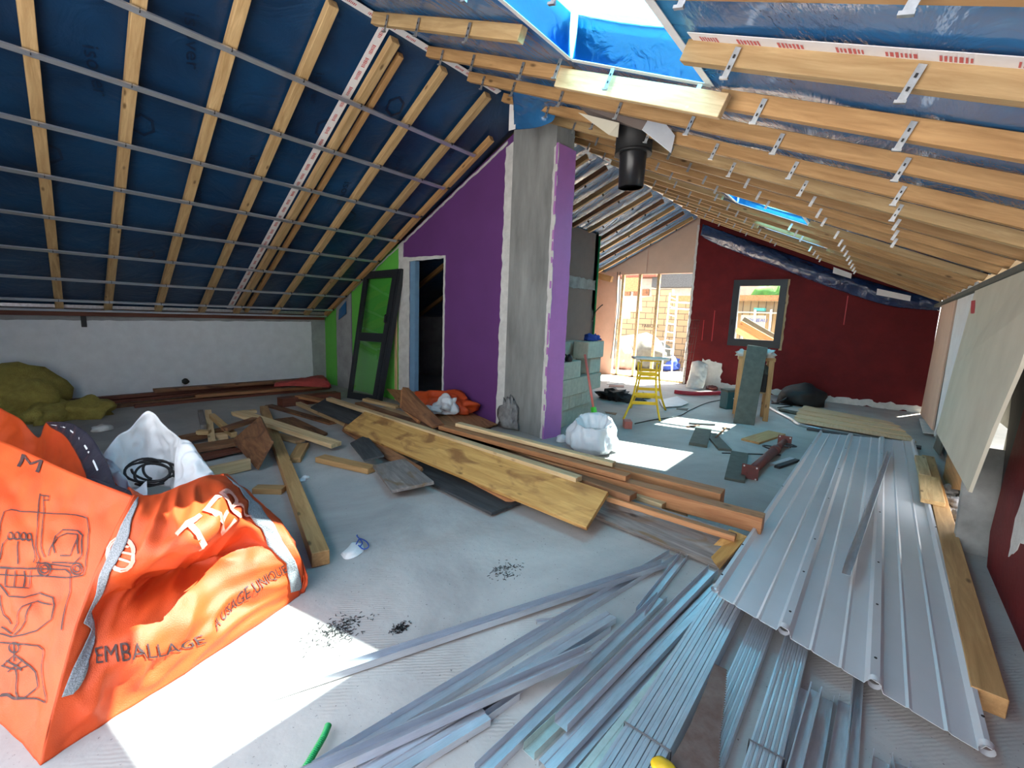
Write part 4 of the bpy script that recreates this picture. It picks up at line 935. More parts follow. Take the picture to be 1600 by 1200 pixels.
# backpack
q = at(1252, 632); t = thing('backpack', q, 'black backpack slumped on the floor before the red wall', 'backpack')
lump('sack_body', q, (.36, .42, .26), 'black_matt', t, amp=.35, freq=1.6, seed=8)
tube('shoulder_strap', curve_pts([q + Vector((-.2, .2, .2)), q + Vector((-.4, .25, .12)), q + Vector((-.42, .4, .02)), q + Vector((-.2, .5, .02))]), .02, 'black_gloss', t, 6)
o = tube('dark_tube', [at(1218, 640, .03), at(1246, 646, .03)], .035, 'slate_board', seg=10); tag(o, 'short dark tube on the floor left of the plywood sheets', 'tube')
o = tube('grey_hose', curve_pts([at(1198, 634, .02), at(1215, 644, .02), at(1236, 655, .02), at(1250, 664, .02), at(1285, 672, .02)]), .03, 'zinc_clip', seg=8); tag(o, 'grey hose on the floor between the sawhorse and the plywood sheets', 'hose')
# plywood stack: sheets
for i in range(4):
    flat('plywood_sheet', [(1238 + i * 3, 657 - i * 6.0), (1256 + i * 2, 633 + i * .5), (1395 - i * 4, 660 - i * 1), (1432 - i * 8, 690 - i * 8)], .04 + .018 * i, .015, 'plywood', 'sheet of brown grooved plywood before the red wall, %s from the bottom' % ORD[i], 'plywood sheet', 'plywood sheets')
o = beam('dark_plank', at(1262, 668, .035), at(1440, 698, .035), .14, .03, 'plank_black'); tag(o, 'dark plank under the near edge of the plywood sheets', 'board')
# slate strips and bits around the sun patches
def strip(A, B, w, t, m, label, cat='board', z=None, name='board'):
    o = beam(name, at(*A, z or t), at(*B, z or t), w, t, m); return tag(o, label, cat)
strip((1100, 667), (1091, 693), .22, .04, 'slate_board', 'short grey board end standing in the far sun patch')
strip((1110, 676), (1133, 701), .16, .03, 'slate_board', 'narrow grey board right of the far sun patch')
strip((1156, 706), (1148, 748), .19, .03, 'slate_board', 'dark grey board beside the red steel prop')
strip((1077, 660), (1117, 662), .05, .03, 'plank_black', 'small dark stick lying in the far sun patch', 'stick')
strip((1074, 666), (1092, 664), .05, .02, 'plank_brown', 'tiny brown stick at the left of the far sun patch', 'stick')
strip((1172, 688), (1214, 675), .24, .03, 'pine_warm', 'short pine board with bark behind the red steel prop')
strip((1128, 707), (1220, 710), .02, .012, 'dark_steel', 'thin dark rod crossing behind the red steel prop', 'rod')
strip((1207, 724), (1238, 715), .06, .03, 'galvanised', 'short steel offcut right of the prop, upper of the two', 'steel offcut')
strip((1214, 728), (1246, 717), .06, .03, 'dark_steel', 'short steel offcut right of the prop, lower of the two', 'steel offcut')
# hammer
A, B = at(1118, 684, .03), at(1134, 668, .03); t = thing('hammer', A, 'small hammer lying on the narrow grey board by the sun patch', 'hammer')
tube('handle', [A, B], .012, 'plank_brown', t, 8); d = (B - A).normalized(); s = Vector((d.y, -d.x, 0)); beam('head', B - s * .05, B + s * .06, .025, .025, 'dark_steel', t)
# adjustable steel prop
A, B = at(1172, 738, .07), at(1226, 690, .07); d = (B - A).normalized(); s = Vector((-d.y, d.x, 0))
t = thing('steel_prop', A, 'rusty red adjustable steel prop lying on the floor beside the roofing sheet', 'prop')
tube('outer_tube', [A, B - d * .6], .05, 'prop_red', t, 20); tube('inner_tube', [B - d * .62, B], .038, 'prop_red', t, 20)
for p in (A, B):
    mw = frame(p, d, Vector((0, 0, 1)))
    n = 24; hole = [(0, .035 * math.cos(2 * math.pi * k / n), .035 * math.sin(2 * math.pi * k / n)) for k in range(n)]
    pl = slab('end_plate', [mw @ Vector((0, y, z)) for y, z in ((-.08, -.08), (.08, -.08), (.08, .08), (-.08, .08))], .008, 'prop_red', t, holes=[[mw @ Vector(h) for h in hole]])
    for y in (-.06, .06):
        for z in (-.06, .06): tube('bolt_hole', [mw @ Vector((-.010, y, z)), mw @ Vector((.004, y, z))], .009, 'raw_gypsum', t, 8)
tube('threaded_collar', [B - d * .66, B - d * .52], .058, 'prop_red', t, 20)
for k, sd_ in enumerate((-1, 1)):
    c = B - d * (.25 + .3 * k); tube('handle_ring', curve_pts([c, c + s * sd_ * .10 + d * .02, c + s * sd_ * .16 + d * .09, c + s * sd_ * .09 + d * .14, c + d * .1], 5), .010, 'dark_steel', t, 8)

# ================================================================ orange rubble bag
def od(px, py, d): return on_depth(px, py, d)
def proj(p):
    q = p - EYE; z = q.dot(F_); return 800 + FPX * q.dot(R_) / z, 600 + FPX * q.dot(D_) / z
def uv_of(fn, n=26):
    G = [(i / n, j / n, *proj(fn(i / n, j / n))) for i in range(n + 1) for j in range(n + 1)]
    def f(px, py):
        u, v, *_ = min(G, key=lambda g: (g[2] - px) ** 2 + (g[3] - py) ** 2)
        for _ in range(4):
            a = proj(fn(u, v)); e = .01; b, c = proj(fn(u + e, v)), proj(fn(u, v + e))
            j = ((b[0] - a[0]) / e, (c[0] - a[0]) / e, (b[1] - a[1]) / e, (c[1] - a[1]) / e); det = j[0] * j[3] - j[1] * j[2]
            if abs(det) < 1: break
            dx, dy = px - a[0], py - a[1]; u += max(-.05, min(.05, (j[3] * dx - j[1] * dy) / det)); v += max(-.05, min(.05, (-j[2] * dx + j[0] * dy) / det))
            u, v = min(max(u, 0), 1), min(max(v, 0), 1)
        return u, v
    return f
def text_px(name, s, fn, inv, p0, p1, p2, mat, parent, bold=0.0, lift=.006):
    me = text_mesh(s, 1.0, 1.0, bold); bm = bmesh.new(); bm.from_mesh(me); bmesh.ops.triangulate(bm, faces=bm.faces)
    for _ in range(2):
        bmesh.ops.subdivide_edges(bm, edges=list(bm.edges), cuts=1, use_grid_fill=True); bmesh.ops.triangulate(bm, faces=bm.faces)
    W_, H_ = max(v.co.x for v in bm.verts), .69
    a, b, c = inv(*p0), inv(*p1), inv(*p2); org = fn(*a); e = .004
    for v in bm.verts:
        t, h = v.co.x / W_, v.co.y / H_
        u, w = a[0] + (b[0] - a[0]) * t + (c[0] - a[0]) * h, a[1] + (b[1] - a[1]) * t + (c[1] - a[1]) * h
        p = fn(u, w); n = (fn(u + e, w) - p).cross(fn(u, w + e) - p).normalized()
        if n.dot(EYE - p) < 0: n = -n
        v.co = p + n * lift - org
    bm.to_mesh(me); bm.free(); me.name = name
    return link(name, me, mat, parent, Matrix.Translation(org))
def lines_px(name, lines, fn, inv, wd, mat, parent): return strokes(name, [[inv(*p) for p in l] for l in lines], fn, wd, mat, parent, .006)
def circ(cx, cy, rx, ry=None, n=16, a0=0, a1=2 * math.pi): return [(cx + rx * math.cos(a0 + (a1 - a0) * k / n), cy + (ry or rx) * math.sin(a0 + (a1 - a0) * k / n)) for k in range(n + 1)]
bagt = thing('rubble_sack', (.5, 2.6, 0), 'large slumped orange rubble bag with black print and grey webbing, bottom left', 'bag')
col0 = [at(62, 1196, 0.0), at(88, 1090, .18), at(125, 960, .36), at(165, 860, .54), at(208, 775, .70)]
RF = [[col0[0], at(165, 1130, 0), at(265, 1068, 0), at(365, 1000, 0), at(468, 930, 0)],
      [col0[1], at(180, 1035, .18), at(280, 982, .18), at(372, 930, .17), at(473, 893, .14)],
      [col0[2], at(205, 925, .36) + Vector((.02, .10, 0)), at(292, 900, .32) + Vector((.02, .13, 0)), at(380, 862, .34) + Vector((.02, .05, 0)), at(463, 857, .28)],
      [col0[3], at(245, 862, .56), at(312, 832, .60), at(372, 795, .56), at(425, 803, .42)],
      [col0[4], at(252, 772, .66), at(290, 758, .64), at(325, 745, .60), at(352, 741, .55)]]
fR = surf(RF, 1, 1)
def fold(f, am=.035):
    def g(u, v):
        p = f(u, v); k = min(1, 5 * min(u, 1 - u), 5 * min(v + .06, 1.05 - v))
        d = am * (noise.noise(Vector((u * 3.2 + v * 1.5, v * 4.5 - u * 2.0, 2.2))) + .55 * (1 - 2 * abs(noise.noise(Vector((u * 4 + v * 3, v * 6 - u * 3, 9))))) + .25 * noise.noise(Vector((u * 13, v * 15, 5))))
        e = 1e-3; n = (f(u + e, v) - f(u - e, v)).cross(f(u, v + e) - f(u, v - e)).normalized()
        return p + n * d * max(k, .1)
    return g
gR = fold(fR, .055); iR = uv_of(gR)
front, _ = cloth('front_panel', gR, 90, 80, 'bag_orange', bagt, thick=.003, org=(.5, 2.3, 0))
LFt = [col0[4], at(160, 757, .72), at(105, 735, .735), at(55, 712, .75), at(0, 688, .78), at(-90, 660, .8)]
LFb = [col0[0], Vector((.02, 2.2, 0)), Vector((-.03, 2.4, 0)), Vector((-.09, 2.62, 0)), Vector((-.16, 2.85, 0)), Vector((-.25, 3.2, 0))]
LF = []
for j in range(5):
    t = j / 4; row = []
    for i in range(6):
        p = LFb[i].lerp(LFt[i], t) + Vector((-.16, -.06, 0)) * math.sin(math.pi * t) * (i / 5) ** .5 * .6
        row.append(p)
    row[0] = col0[j]; LF.append(row)
fL = surf(LF, 1, 1); gL = fold(fL, .03); iL = uv_of(gL)
side, _ = cloth('side_panel', gL, 80, 70, 'bag_orange', bagt, thick=.003, org=(0, 2.5, 0))
# bulging right flank and the inner rear panel
RK = [[at(468, 930, 0), at(476, 915, .0), Vector((1.25, 3.0, 0))], [at(473, 893, .14), at(477, 885, .13), Vector((1.2, 3.0, .15))], [at(425, 803, .42), at(436, 812, .36), Vector((1.15, 3.1, .35))], [at(352, 741, .55), at(356, 742, .53), Vector((1.05, 3.2, .45))]]
cloth('flank_panel', surf(RK, 1, 1), 16, 30, 'bag_orange', bagt, wr=.02, ws=6, thick=.003, org=(1.2, 2.8, 0))
IB = [[od(-40, 610, 3.3), od(5, 640, 3.3), od(32, 655, 3.25), od(60, 684, 3.2), od(76, 659, 3.1), od(112, 674, 3.0), od(155, 722, 2.8), od(192, 768, 2.55)],
      [od(-40, 690, 3.2), od(5, 700, 3.2), od(35, 715, 3.15), od(65, 735, 3.1), od(90, 735, 3.0), od(120, 750, 2.9), od(158, 775, 2.7), od(192, 790, 2.5)],
      [od(-40, 800, 3.1), od(5, 800, 3.1), od(40, 810, 3.0), od(70, 820, 3.0), od(100, 820, 2.9), od(130, 820, 2.8), od(160, 830, 2.7), od(192, 840, 2.5)]]
cloth('rear_panel', surf(IB, 1, 1), 70, 24, 'bag_orange', bagt, wr=.02, ws=5, thick=.003, org=(.3, 3.2, .5))
cloth('top_fold', surf([[at(208, 775, .70), at(252, 772, .66), at(290, 758, .64), at(325, 745, .60), at(352, 741, .55)], [od(200, 762, 2.5), od(250, 790, 2.65), od(295, 762, 2.8), od(325, 752, 2.8), od(350, 745, 2.75)], [od(200, 800, 2.6), od(250, 820, 2.75), od(290, 800, 2.9), od(325, 790, 2.9), od(350, 780, 2.85)]], 1, 1), 40, 14, 'bag_orange', bagt, wr=.015, ws=8, thick=.003, org=(.7, 2.6, .5))
# lifting strap arching from the rear corner
SK = [[od(72, 659, 3.08), od(110, 661, 2.95), od(140, 680, 2.8), od(163, 715, 2.65), od(176, 745, 2.55), od(190, 790, 2.42)],
      [od(80, 668, 3.06), od(100, 680, 2.93), od(118, 705, 2.78), od(132, 735, 2.63), od(142, 765, 2.53), od(155, 800, 2.40)]]
st, _ = cloth('lifting_strap', surf(SK, 1, 1), 50, 8, 'bag_black', bagt, wr=.010, ws=14, thick=.004, org=(.3, 2.8, .8)); st['label'] = 'black lifting strap'
SM = [[SK[0][i].lerp(SK[1][i], .46) + Vector((0, -.006, .004)) for i in range(6)], [SK[0][i].lerp(SK[1][i], .54) + Vector((0, -.006, .004)) for i in range(6)]]
cloth('stitching', surf(SM, 1, 1), 50, 1, 'tape_white', st, thick=.003)
S2 = [[od(128, 752, 2.42), od(150, 748, 2.4), od(180, 758, 2.36), od(205, 768, 2.28), od(214, 782, 2.2)], [od(120, 760, 2.4), od(145, 762, 2.38), od(165, 775, 2.33), od(180, 790, 2.26), od(184, 800, 2.18)]]
st, _ = cloth('lifting_strap', surf(S2, 1, 1), 36, 8, 'bag_black', bagt, wr=.006, ws=14, thick=.004, org=(.3, 2.4, .7)); st['label'] = 'black strap end folded over the front corner'
def web(name, f, inv, L, R, n=50):
    a = [inv(*p) for p in L]; b = [inv(*p) for p in R]
    def q(lst, t):
        s = t * (len(lst) - 1); i = min(int(s), len(lst) - 2); k = s - i; return lst[i][0] * (1 - k) + lst[i + 1][0] * k, lst[i][1] * (1 - k) + lst[i + 1][1] * k
    def g(u, v):
        x, y = q(a, v), q(b, v); w = (x[0] * (1 - u) + y[0] * u, x[1] * (1 - u) + y[1] * u)
        p = f(*w); e = .004; nn = (f(w[0] + e, w[1]) - p).cross(f(w[0], w[1] + e) - p).normalized()
        if nn.dot(EYE - p) < 0: nn = -nn
        return p + nn * .008
    o, _ = cloth(name, g, 6, n, 'webbing', bagt, thick=.003); o['label'] = 'grey woven webbing'; return o
web('webbing', gR, iR, [(208, 778), (175, 860), (150, 925), (128, 975), (140, 985), (112, 1045), (95, 1090)], [(216, 790), (205, 830), (172, 900), (140, 955), (150, 1000), (130, 1060), (114, 1085)])
web('webbing', gR, iR, [(352, 745), (385, 800), (420, 855), (446, 880), (450, 905), (453, 925)], [(366, 744), (410, 800), (440, 845), (460, 875), (466, 895), (466, 918)])
text_px('lettering', 'EMBALLAGE', gR, iR, (148, 1038), (322, 1004), (146, 1014), 'ink_black', bagt, bold=0, lift=.007)
text_px('lettering', 'A USAGE UNIQUE', gR, iR, (338, 987), (449, 893), (331, 970), 'ink_black', bagt, bold=0, lift=.007)
text_px('lettering', 'TER', gR, iR, (290, 868), (392, 808), (275, 835), 'ink_white', bagt, bold=0, lift=.011)
lines_px('emblem', [circ(190, 866, 22, 26), circ(190, 866, 19, 23), [(180, 850), (203, 856)], [(176, 860), (208, 867)], [(177, 871), (207, 878)]], gR, iR, .009, 'ink_white', bagt)
text_px('lettering', 'M', gL, iL, (24, 728), (62, 740), (32, 708), 'ink_black', bagt, bold=0)
# forklift, hoist and tipping pictograms on the side panel
fk = [[(0, 880), (2, 820), (8, 800), (18, 797), (120, 806), (138, 810), (141, 830), (136, 885), (132, 899), (60, 900), (0, 898)],
      [(64, 772 + 0), (64, 872)], [(70, 775), (72, 870)], [(64, 774), (78, 776), (78, 782), (70, 782)], [(64, 872), (58, 888), (0, 888)], [(58, 880), (96, 884), (112, 886)],
      circ(71, 890, 10), circ(71, 890, 6), circ(122, 889, 9), circ(122, 889, 5), [(78, 868), (84, 850), (88, 838), (100, 828), (122, 830), (130, 838), (130, 868), (118, 880), (84, 878)],
      [(88, 864), (84, 852), (92, 840), (106, 834), (122, 836), (124, 866)], [(96, 868), (112, 868), (116, 856), (122, 842)], [(2, 874), (6, 850), (14, 842), (52, 844), (56, 860), (54, 880)], [(30, 846), (30, 882)],
      circ(18, 838, 4, 6), circ(28, 838, 4, 6), circ(38, 839, 4, 6), circ(47, 840, 4, 6)]
lines_px('pictogram', fk, gL, iL, .0055, 'ink_black', bagt)
hk = [[(0, 886), (104, 890), (112, 896), (110, 930), (98, 985)], [(12, 890), (10, 916), (46, 920), (50, 892)], [(26, 892), (24, 917)], [(40, 892), (38, 918)], [(0, 912), (14, 930), (40, 934), (64, 926), (84, 934), (86, 946), (60, 940), (36, 948)],
      [(36, 948), (30, 968), (20, 990), (4, 980)], [(2, 930), (8, 960), (20, 975)], [(86, 946), (82, 968), (60, 985), (20, 995), (0, 990)], [(50, 945), (42, 970), (24, 992)]]
lines_px('pictogram', hk, gL, iL, .0055, 'ink_black', bagt)
tp = [[(0, 1004), (62, 1008), (70, 1014), (68, 1050), (74, 1098), (30, 1092), (0, 1086)], circ(24, 1012, 8), [(24, 1004), (24, 1034)], [(6, 1040), (24, 1024), (42, 1036), (58, 1050), (62, 1072), (40, 1090), (4, 1084)], [(4, 1040), (26, 1046), (46, 1040)], [(26, 1046), (30, 1090)], [(12, 1032), (36, 1048)], [(38, 1030), (14, 1050)]]
lines_px('pictogram', tp, gL, iL, .0055, 'ink_black', bagt)

# ================================================================ white sack with a coiled cable
wt = thing('white_sack', (1.0, 3.2, 0), 'open white woven sack holding a coil of black cable behind the orange bag', 'bag')
WB = [[od(160, 712, 3.1), od(182, 683, 3.2), od(205, 668, 3.3), od(232, 642, 3.4), od(262, 668, 3.35), od(285, 686, 3.2), od(300, 692, 3.1)],
      [od(168, 740, 3.0), od(190, 720, 3.2), od(212, 712, 3.35), od(234, 705, 3.45), od(258, 712, 3.4), od(272, 722, 3.25), od(278, 730, 3.1)],
      [od(180, 775, 2.9), od(200, 765, 3.1), od(216, 760, 3.25), od(236, 757, 3.3), od(256, 760, 3.25), od(268, 762, 3.1), od(270, 770, 3.0)]]
cloth('sack_back', surf(WB, 1, 1), 60, 30, 'sack_white', wt, wr=.035, ws=5, thick=.003, org=(1, 3.3, .4))
WR = [[od(280, 686, 3.2), od(297, 690, 3.12), od(310, 708, 3.05), od(324, 728, 3.0), od(340, 748, 2.98)], [od(274, 715, 3.05), od(290, 720, 3.0), od(306, 734, 2.95), od(322, 750, 2.93), od(335, 765, 2.93)], [od(272, 765, 2.92), od(288, 765, 2.9), od(304, 775, 2.88), od(318, 785, 2.88), od(330, 790, 2.9)]]
cloth('sack_side', surf(WR, 1, 1), 40, 30, 'sack_white', wt, wr=.03, ws=7, thick=.003, org=(1.2, 3.1, .4))
WF = [[od(163, 715, 3.05), od(178, 722, 2.95), od(196, 745, 2.85), od(210, 765, 2.8), od(230, 752, 2.85)], [od(170, 745, 2.9), od(182, 752, 2.85), od(198, 765, 2.8), od(212, 782, 2.78), od(232, 778, 2.8)], [od(185, 790, 2.85), od(195, 795, 2.8), od(205, 800, 2.78), od(220, 805, 2.78), od(240, 800, 2.8)]]
cloth('sack_front', surf(WF, 1, 1), 36, 24, 'sack_white', wt, wr=.04, ws=8, thick=.003, org=(.9, 3, .4))
for k in range(5):
    cx, cy, r = 238 + (k % 3) * 9 - 8, 738 + (k % 2) * 6 - 3, 26 - 3 * (k % 3)
    tube('cable_loop', [od(cx + r * 1.35 * math.cos(a) + 3 * math.sin(2 * a + k), cy + r * .72 * math.sin(a), 3.02 - .1 * math.sin(a) + .02 * k) for a in [j * math.pi / 12 + k for j in range(22)]], .008, 'black_matt', wt, 8)
# ================================================================ insulation, timber along the knee wall
for i, (px, s, l) in enumerate((((20, 622, .0), (.42, .34, .42), 'large yellow mineral wool piece at the far left edge'), ((88, 648, 0), (.36, .22, .16), 'flatter yellow mineral wool piece in the middle of the three'), ((140, 642, 0), (.32, .24, .17), 'yellow mineral wool piece nearest the long knee wall planks'))):
    q = at(px[0], px[1] + 8); q.x = max(q.x, .1); o = lump('mineral_wool', (q.x, min(q.y, YK - .42), 0), s, 'mineral_wool', seed=i + 11, amp=.55, freq=1.8, rz=i); tag(o, l, 'insulation', 'mineral wool pieces')
for i, (x0, x1, y, z, w, t, m) in enumerate(((1.0, 4.55, 8.86, .10, .14, .05, 'mahogany'), (1.3, 4.5, 8.72, .05, .12, .05, 'plank_brown'), (.95, 4.2, 8.88, .16, .10, .05, 'mahogany'), (1.6, 4.6, 8.56, .04, .10, .04, 'mahogany'), (1.9, 4.5, 8.80, .22, .16, .05, 'plank_brown'), (2.4, 4.4, 8.62, .10, .12, .05, 'pine_orange'))):
    o = beam('long_plank', (x0, y, z), (x1, y - .06 * i, z), w, t, m); tag(o, 'reddish plank at the foot of the white knee wall, %s' % ['next to the wall and low', 'middle of the row', 'hard against the wall', 'nearest the room', 'topmost of all', 'second from the room'][i], 'plank', 'planks along the knee wall')
o = beam('dark_beam', at(437, 622, .14), at(528, 612, .14), .20, .14, 'mahogany'); tag(o, 'thick reddish brown beam near the green wall corner', 'beam')
o, _ = cloth('red_cloth', surf([[at(428, 604, .2), at(460, 603, .2), at(500, 605, .2), at(518, 606, .16)], [at(430, 598, .25), at(465, 594, .3), at(500, 590, .33), at(515, 598, .28)], [at(438, 596, .22), at(468, 592, .24), at(500, 586, .26), at(511, 592, .22)]], 1, 1), 40, 20, 'cloth_red', wr=.03, ws=6); tag(o, 'faded red cloth lying on the planks beside the green wall', 'cloth')
o = beam('steel_bracket', (1.2, YK - .05, 1.42), (1.2, YK - .05, 1.18), .06, .01, 'black_matt', up=(0, -1, 0)); tag(o, 'small black bracket hanging at the top of the white knee wall', 'bracket')
o = lump('wall_hook', aty(290, 596, YK - .05), (.05, .03, .05), 'black_matt', flat=False); tag(o, 'small dark fitting low on the white knee wall', 'fitting')
q = at(160, 673); o = lump('dust_heap', q, (.10, .08, .05), 'raw_gypsum', seed=4); tag(o, 'small grey lump on the floor below the mineral wool', 'rubble')

# ================================================================ glazed door leaf leaning on the green wall
fA, fB = Vector((4.36, 7.33, 0)), Vector((4.50, 6.66, 0)); tA, tB = atx(569, 425, 4.83), atx(622, 420, 4.86)
t = thing('glazed_frame', (fA + fB) / 2, 'black framed two pane glazed leaf leaning against the green wall', 'door')
xa = (fB - fA); up = (tA - fA)
def FP(u, v): return fA.lerp(fB, u).lerp(tA.lerp(tB, u), v)
nn = xa.cross(up).normalized(); nn = nn if nn.x < 0 else -nn
def frm(name, u0, u1, v0, v1, th=.05): return slab(name, [FP(u0, v0), FP(u1, v0), FP(u1, v1), FP(u0, v1)], th, 'black_frame', t, up=nn)
frm('stile', 0, .11, 0, 1); frm('stile', .87, 1, 0, 1); frm('stile', 1.02, 1.09, 0, 1.0, .09)
frm('top_rail', .11, .87, .945, 1); frm('bottom_rail', .11, .87, 0, .05); frm('middle_rail', .11, .87, .455, .52)
slab('glass_pane', [FP(.1, .04) + nn * -.02, FP(.88, .04) + nn * -.02, FP(.88, .46) + nn * -.02, FP(.1, .46) + nn * -.02], .008, 'glass', t, up=nn)
slab('glass_pane', [FP(.1, .51) + nn * -.02, FP(.88, .51) + nn * -.02, FP(.88, .95) + nn * -.02, FP(.1, .95) + nn * -.02], .008, 'glass', t, up=nn)
hp = FP(.93, .60) + nn * .01; tube('handle', [hp, hp + nn * .05, hp + nn * .05 + up.normalized() * .12, hp + nn * .02 + up.normalized() * .14], .012, 'black_gloss', t, 8)
o = slab('blue_sheet', [atx(530, 484, 4.88), atx(541, 470, 4.88), atx(541, 490, 4.88), atx(529, 500, 4.88)], .004, 'film_right'); tag(o, 'small blue film flap at the eave corner of the green wall', 'plastic film')
o = beam('mouldy_edge', (4.87, 6.60, .0), (4.87, 6.60, 2.2), .05, .03, 'plank_pale', up=(-1, 0, 0)); o.name = 'pale_batten'; tag(o, 'thin pale batten standing on the green wall beside the glazed leaf', 'batten')

# ================================================================ loose offcuts
def P4(px, z, t, m, label, cat='board', name='board', group=None): return flat(name, px, z, t, m, label, cat, group)
def S(A, B, za, zb, w, t, m, label, cat='board', name='board', up=(0, 0, 1)):
    o = beam(name, at(*A, za), at(*B, zb), w, t, m, up=up); return tag(o, label, cat)
G = 'offcuts in the small heap'
S((412, 634), (501, 862), .10, .10, .105, .095, 'pine_warm', 'long square timber pointing from the offcut heap to the camera', 'beam', 'timber')
S((372, 642), (526, 692), .26, .10, .15, .05, 'plank_pale', 'pale plank crossing over the long square timber', 'plank', 'plank')
P4([(406, 650), (424, 688), (400, 732), (362, 688)], [.34, .30, .03, .12], .03, 'plank_brown', 'square brown board propped up in the offcut heap')
S((313, 640), (318, 664), .20, .20, .06, .06, 'plank_grey', 'short grey stick at the upper left of the offcut heap', 'offcut', 'offcut')
S((325, 640), (331, 686), .24, .10, .07, .06, 'plank_pale', 'short pale stick beside the grey one in the heap', 'offcut', 'offcut')
S((331, 646), (366, 676), .26, .17, .06, .06, 'pine', 'bright yellow offcut lying slanted on the heap', 'offcut', 'offcut')
S((308, 672), (328, 672), .16, .16, .07, .05, 'pine', 'tiny pale block end at the left of the heap', 'offcut', 'offcut')
S((336, 678), (356, 676), .11, .11, .10, .09, 'plank_pale', 'stubby brown block under the yellow offcut', 'offcut', 'offcut')
S((292, 700), (392, 684), .10, .12, .22, .04, 'plank_brown', 'wide dark board at the bottom of the heap', 'board')
S((282, 682), (352, 668), .12, .12, .10, .07, 'plank_brown', 'dark brown offcut at the back left of the heap', 'offcut', 'offcut')
S((300, 716), (372, 700), .05, .06, .16, .03, 'mahogany', 'reddish board flat on the floor below the square brown board', 'board')
S((322, 731), (390, 716), .11, .12, .05, .11, 'plank_pale', 'pale plank on edge in front of the heap', 'plank', 'plank')
S((350, 668), (400, 652), .24, .26, .10, .04, 'plank_brown', 'dark plank end under the crossing plank', 'plank', 'plank')
S((398, 760), (444, 761), .05, .05, .10, .05, 'pine_warm', 'short offcut on the floor behind the orange bag', 'offcut', 'offcut')
S((474, 692), (460, 716), .05, .05, .12, .05, 'pine_warm', 'short board on the floor right of the long square timber', 'offcut', 'offcut')
P4([(425, 655), (458, 651), (512, 676), (500, 682), (448, 672)], .035, .03, 'plank_brown', 'dark flat board behind the crossing plank')
S((500, 712), (582, 730), .06, .06, .13, .055, 'pine_warm', 'short pine offcut alone on the floor before the black board', 'offcut', 'offcut')
S((362, 644), (400, 640), .20, .20, .09, .04, 'plank_pale', 'pale plank behind the crossing plank at the top of the heap', 'plank', 'plank')
S((423, 676), (470, 688), .04, .04, .12, .03, 'plank_pale', 'pale flat offcut under the crossing plank', 'offcut', 'offcut')
# the big pile of boards
S((466, 617), (520, 628), .16, .10, .16, .04, 'pine_orange', 'short board end at the far left of the board pile', 'board')
S((466, 628), (560, 668), .12, .05, .08, .05, 'plank_pale', 'narrow batten at the left edge of the board pile', 'batten', 'batten')
S((420, 632), (520, 660), .03, .03, .12, .03, 'plank_brown', 'thin dark lath on the floor left of the board pile', 'lath', 'lath')
P4([(485, 636), (515, 619), (640, 660), (615, 690)], [.20, .26, .26, .16], .025, 'plank_black', 'wide black board at the far end of the pile')
S((645, 724), (792, 792), .05, .045, .34, .025, 'plank_black', 'long black board on the floor along the front of the pile')
P4([(582, 727), (632, 716), (678, 752), (612, 766)], [.08, .12, .13, .09], .03, 'plank_grey', 'splintered grey board end jutting from the front of the pile')
P4([(547, 692), (572, 679), (600, 711), (569, 719)], [.10, .14, .15, .11], .02, 'plank_black', 'small black board lying on the front of the pile')
P4([(534, 672), (540, 660), (660, 730), (650, 745)], [.07, .12, .12, .06], .03, 'plank_brown', 'dark brown board under the wide golden board')
P4([(700, 735), (740, 740), (808, 780), (790, 783)], [.06, .10, .08, .05], .02, 'pine_orange', 'narrow orange strip between the black and golden boards')
P4([(537, 669), (572, 641), (950, 768), (916, 824)], [.14, .30, .29, .13], .035, 'plank_gold', 'widest golden board sloping across the pile')
P4([(860, 778), (900, 752), (1166, 836), (1122, 885)], [.05, .20, .16, .04], .035, 'plank_grey', 'long weathered grey board at the right end of the pile')
P4([(1104, 862), (1140, 826), (1168, 838), (1124, 888)], [.055, .195, .178, .062], .014, 'plank_gold', 'broken golden board end stuck on the grey board')
S((514, 621), (905, 745), .30, .32, .09, .045, 'plank_pale', 'narrow pale batten along the back edge of the golden board', 'batten', 'batten')
S((560, 628), (990, 772), .27, .27, .11, .05, 'plank_brown', 'dark batten behind the golden board', 'batten', 'batten')
S((600, 636), (1040, 785), .25, .20, .12, .05, 'plank_pale', 'greenish pale plank in the middle of the pile', 'plank', 'plank')
S((560, 655), (1072, 806), .18, .12, .12, .04, 'plank_pale', 'curved thin plank low in the pile', 'plank', 'plank')
S((950, 774), (1150, 836), .22, .20, .06, .04, 'pine_orange', 'orange batten along the upper edge of the grey board', 'batten', 'batten')
S((640, 662), (1194, 806), .27, .27, .12, .12, 'pine_orange', 'longest square beam reaching out to the roofing sheet', 'beam', 'timber')
S((672, 655), (1130, 768), .28, .27, .15, .13, 'pine_orange', 'thick brown beam along the back of the pile', 'beam', 'timber')
S((690, 664), (982, 742), .33, .33, .10, .045, 'pine_orange', 'thin plank with a white end lying on the square beams', 'plank', 'plank')
S((715, 660), (960, 722), .37, .33, .08, .04, 'plank_pale', 'pale lath on top of the beams near the rubble bag', 'lath', 'lath')
S((640, 640), (860, 700), .10, .10, .16, .06, 'pine_warm', 'pine plank at the back of the pile below the orange sack', 'plank', 'plank')
S((700, 668), (900, 722), .16, .14, .12, .05, 'pine', 'pale plank at the back of the pile beside the pillar foot', 'plank', 'plank')
S((570, 622), (622, 634), .30, .26, .10, .04, 'pine', 'short bright plank at the foot of the glazed leaf', 'plank', 'plank')
S((560, 634), (632, 650), .22, .22, .24, .03, 'plank_brown', 'dark board below the short bright plank', 'board')
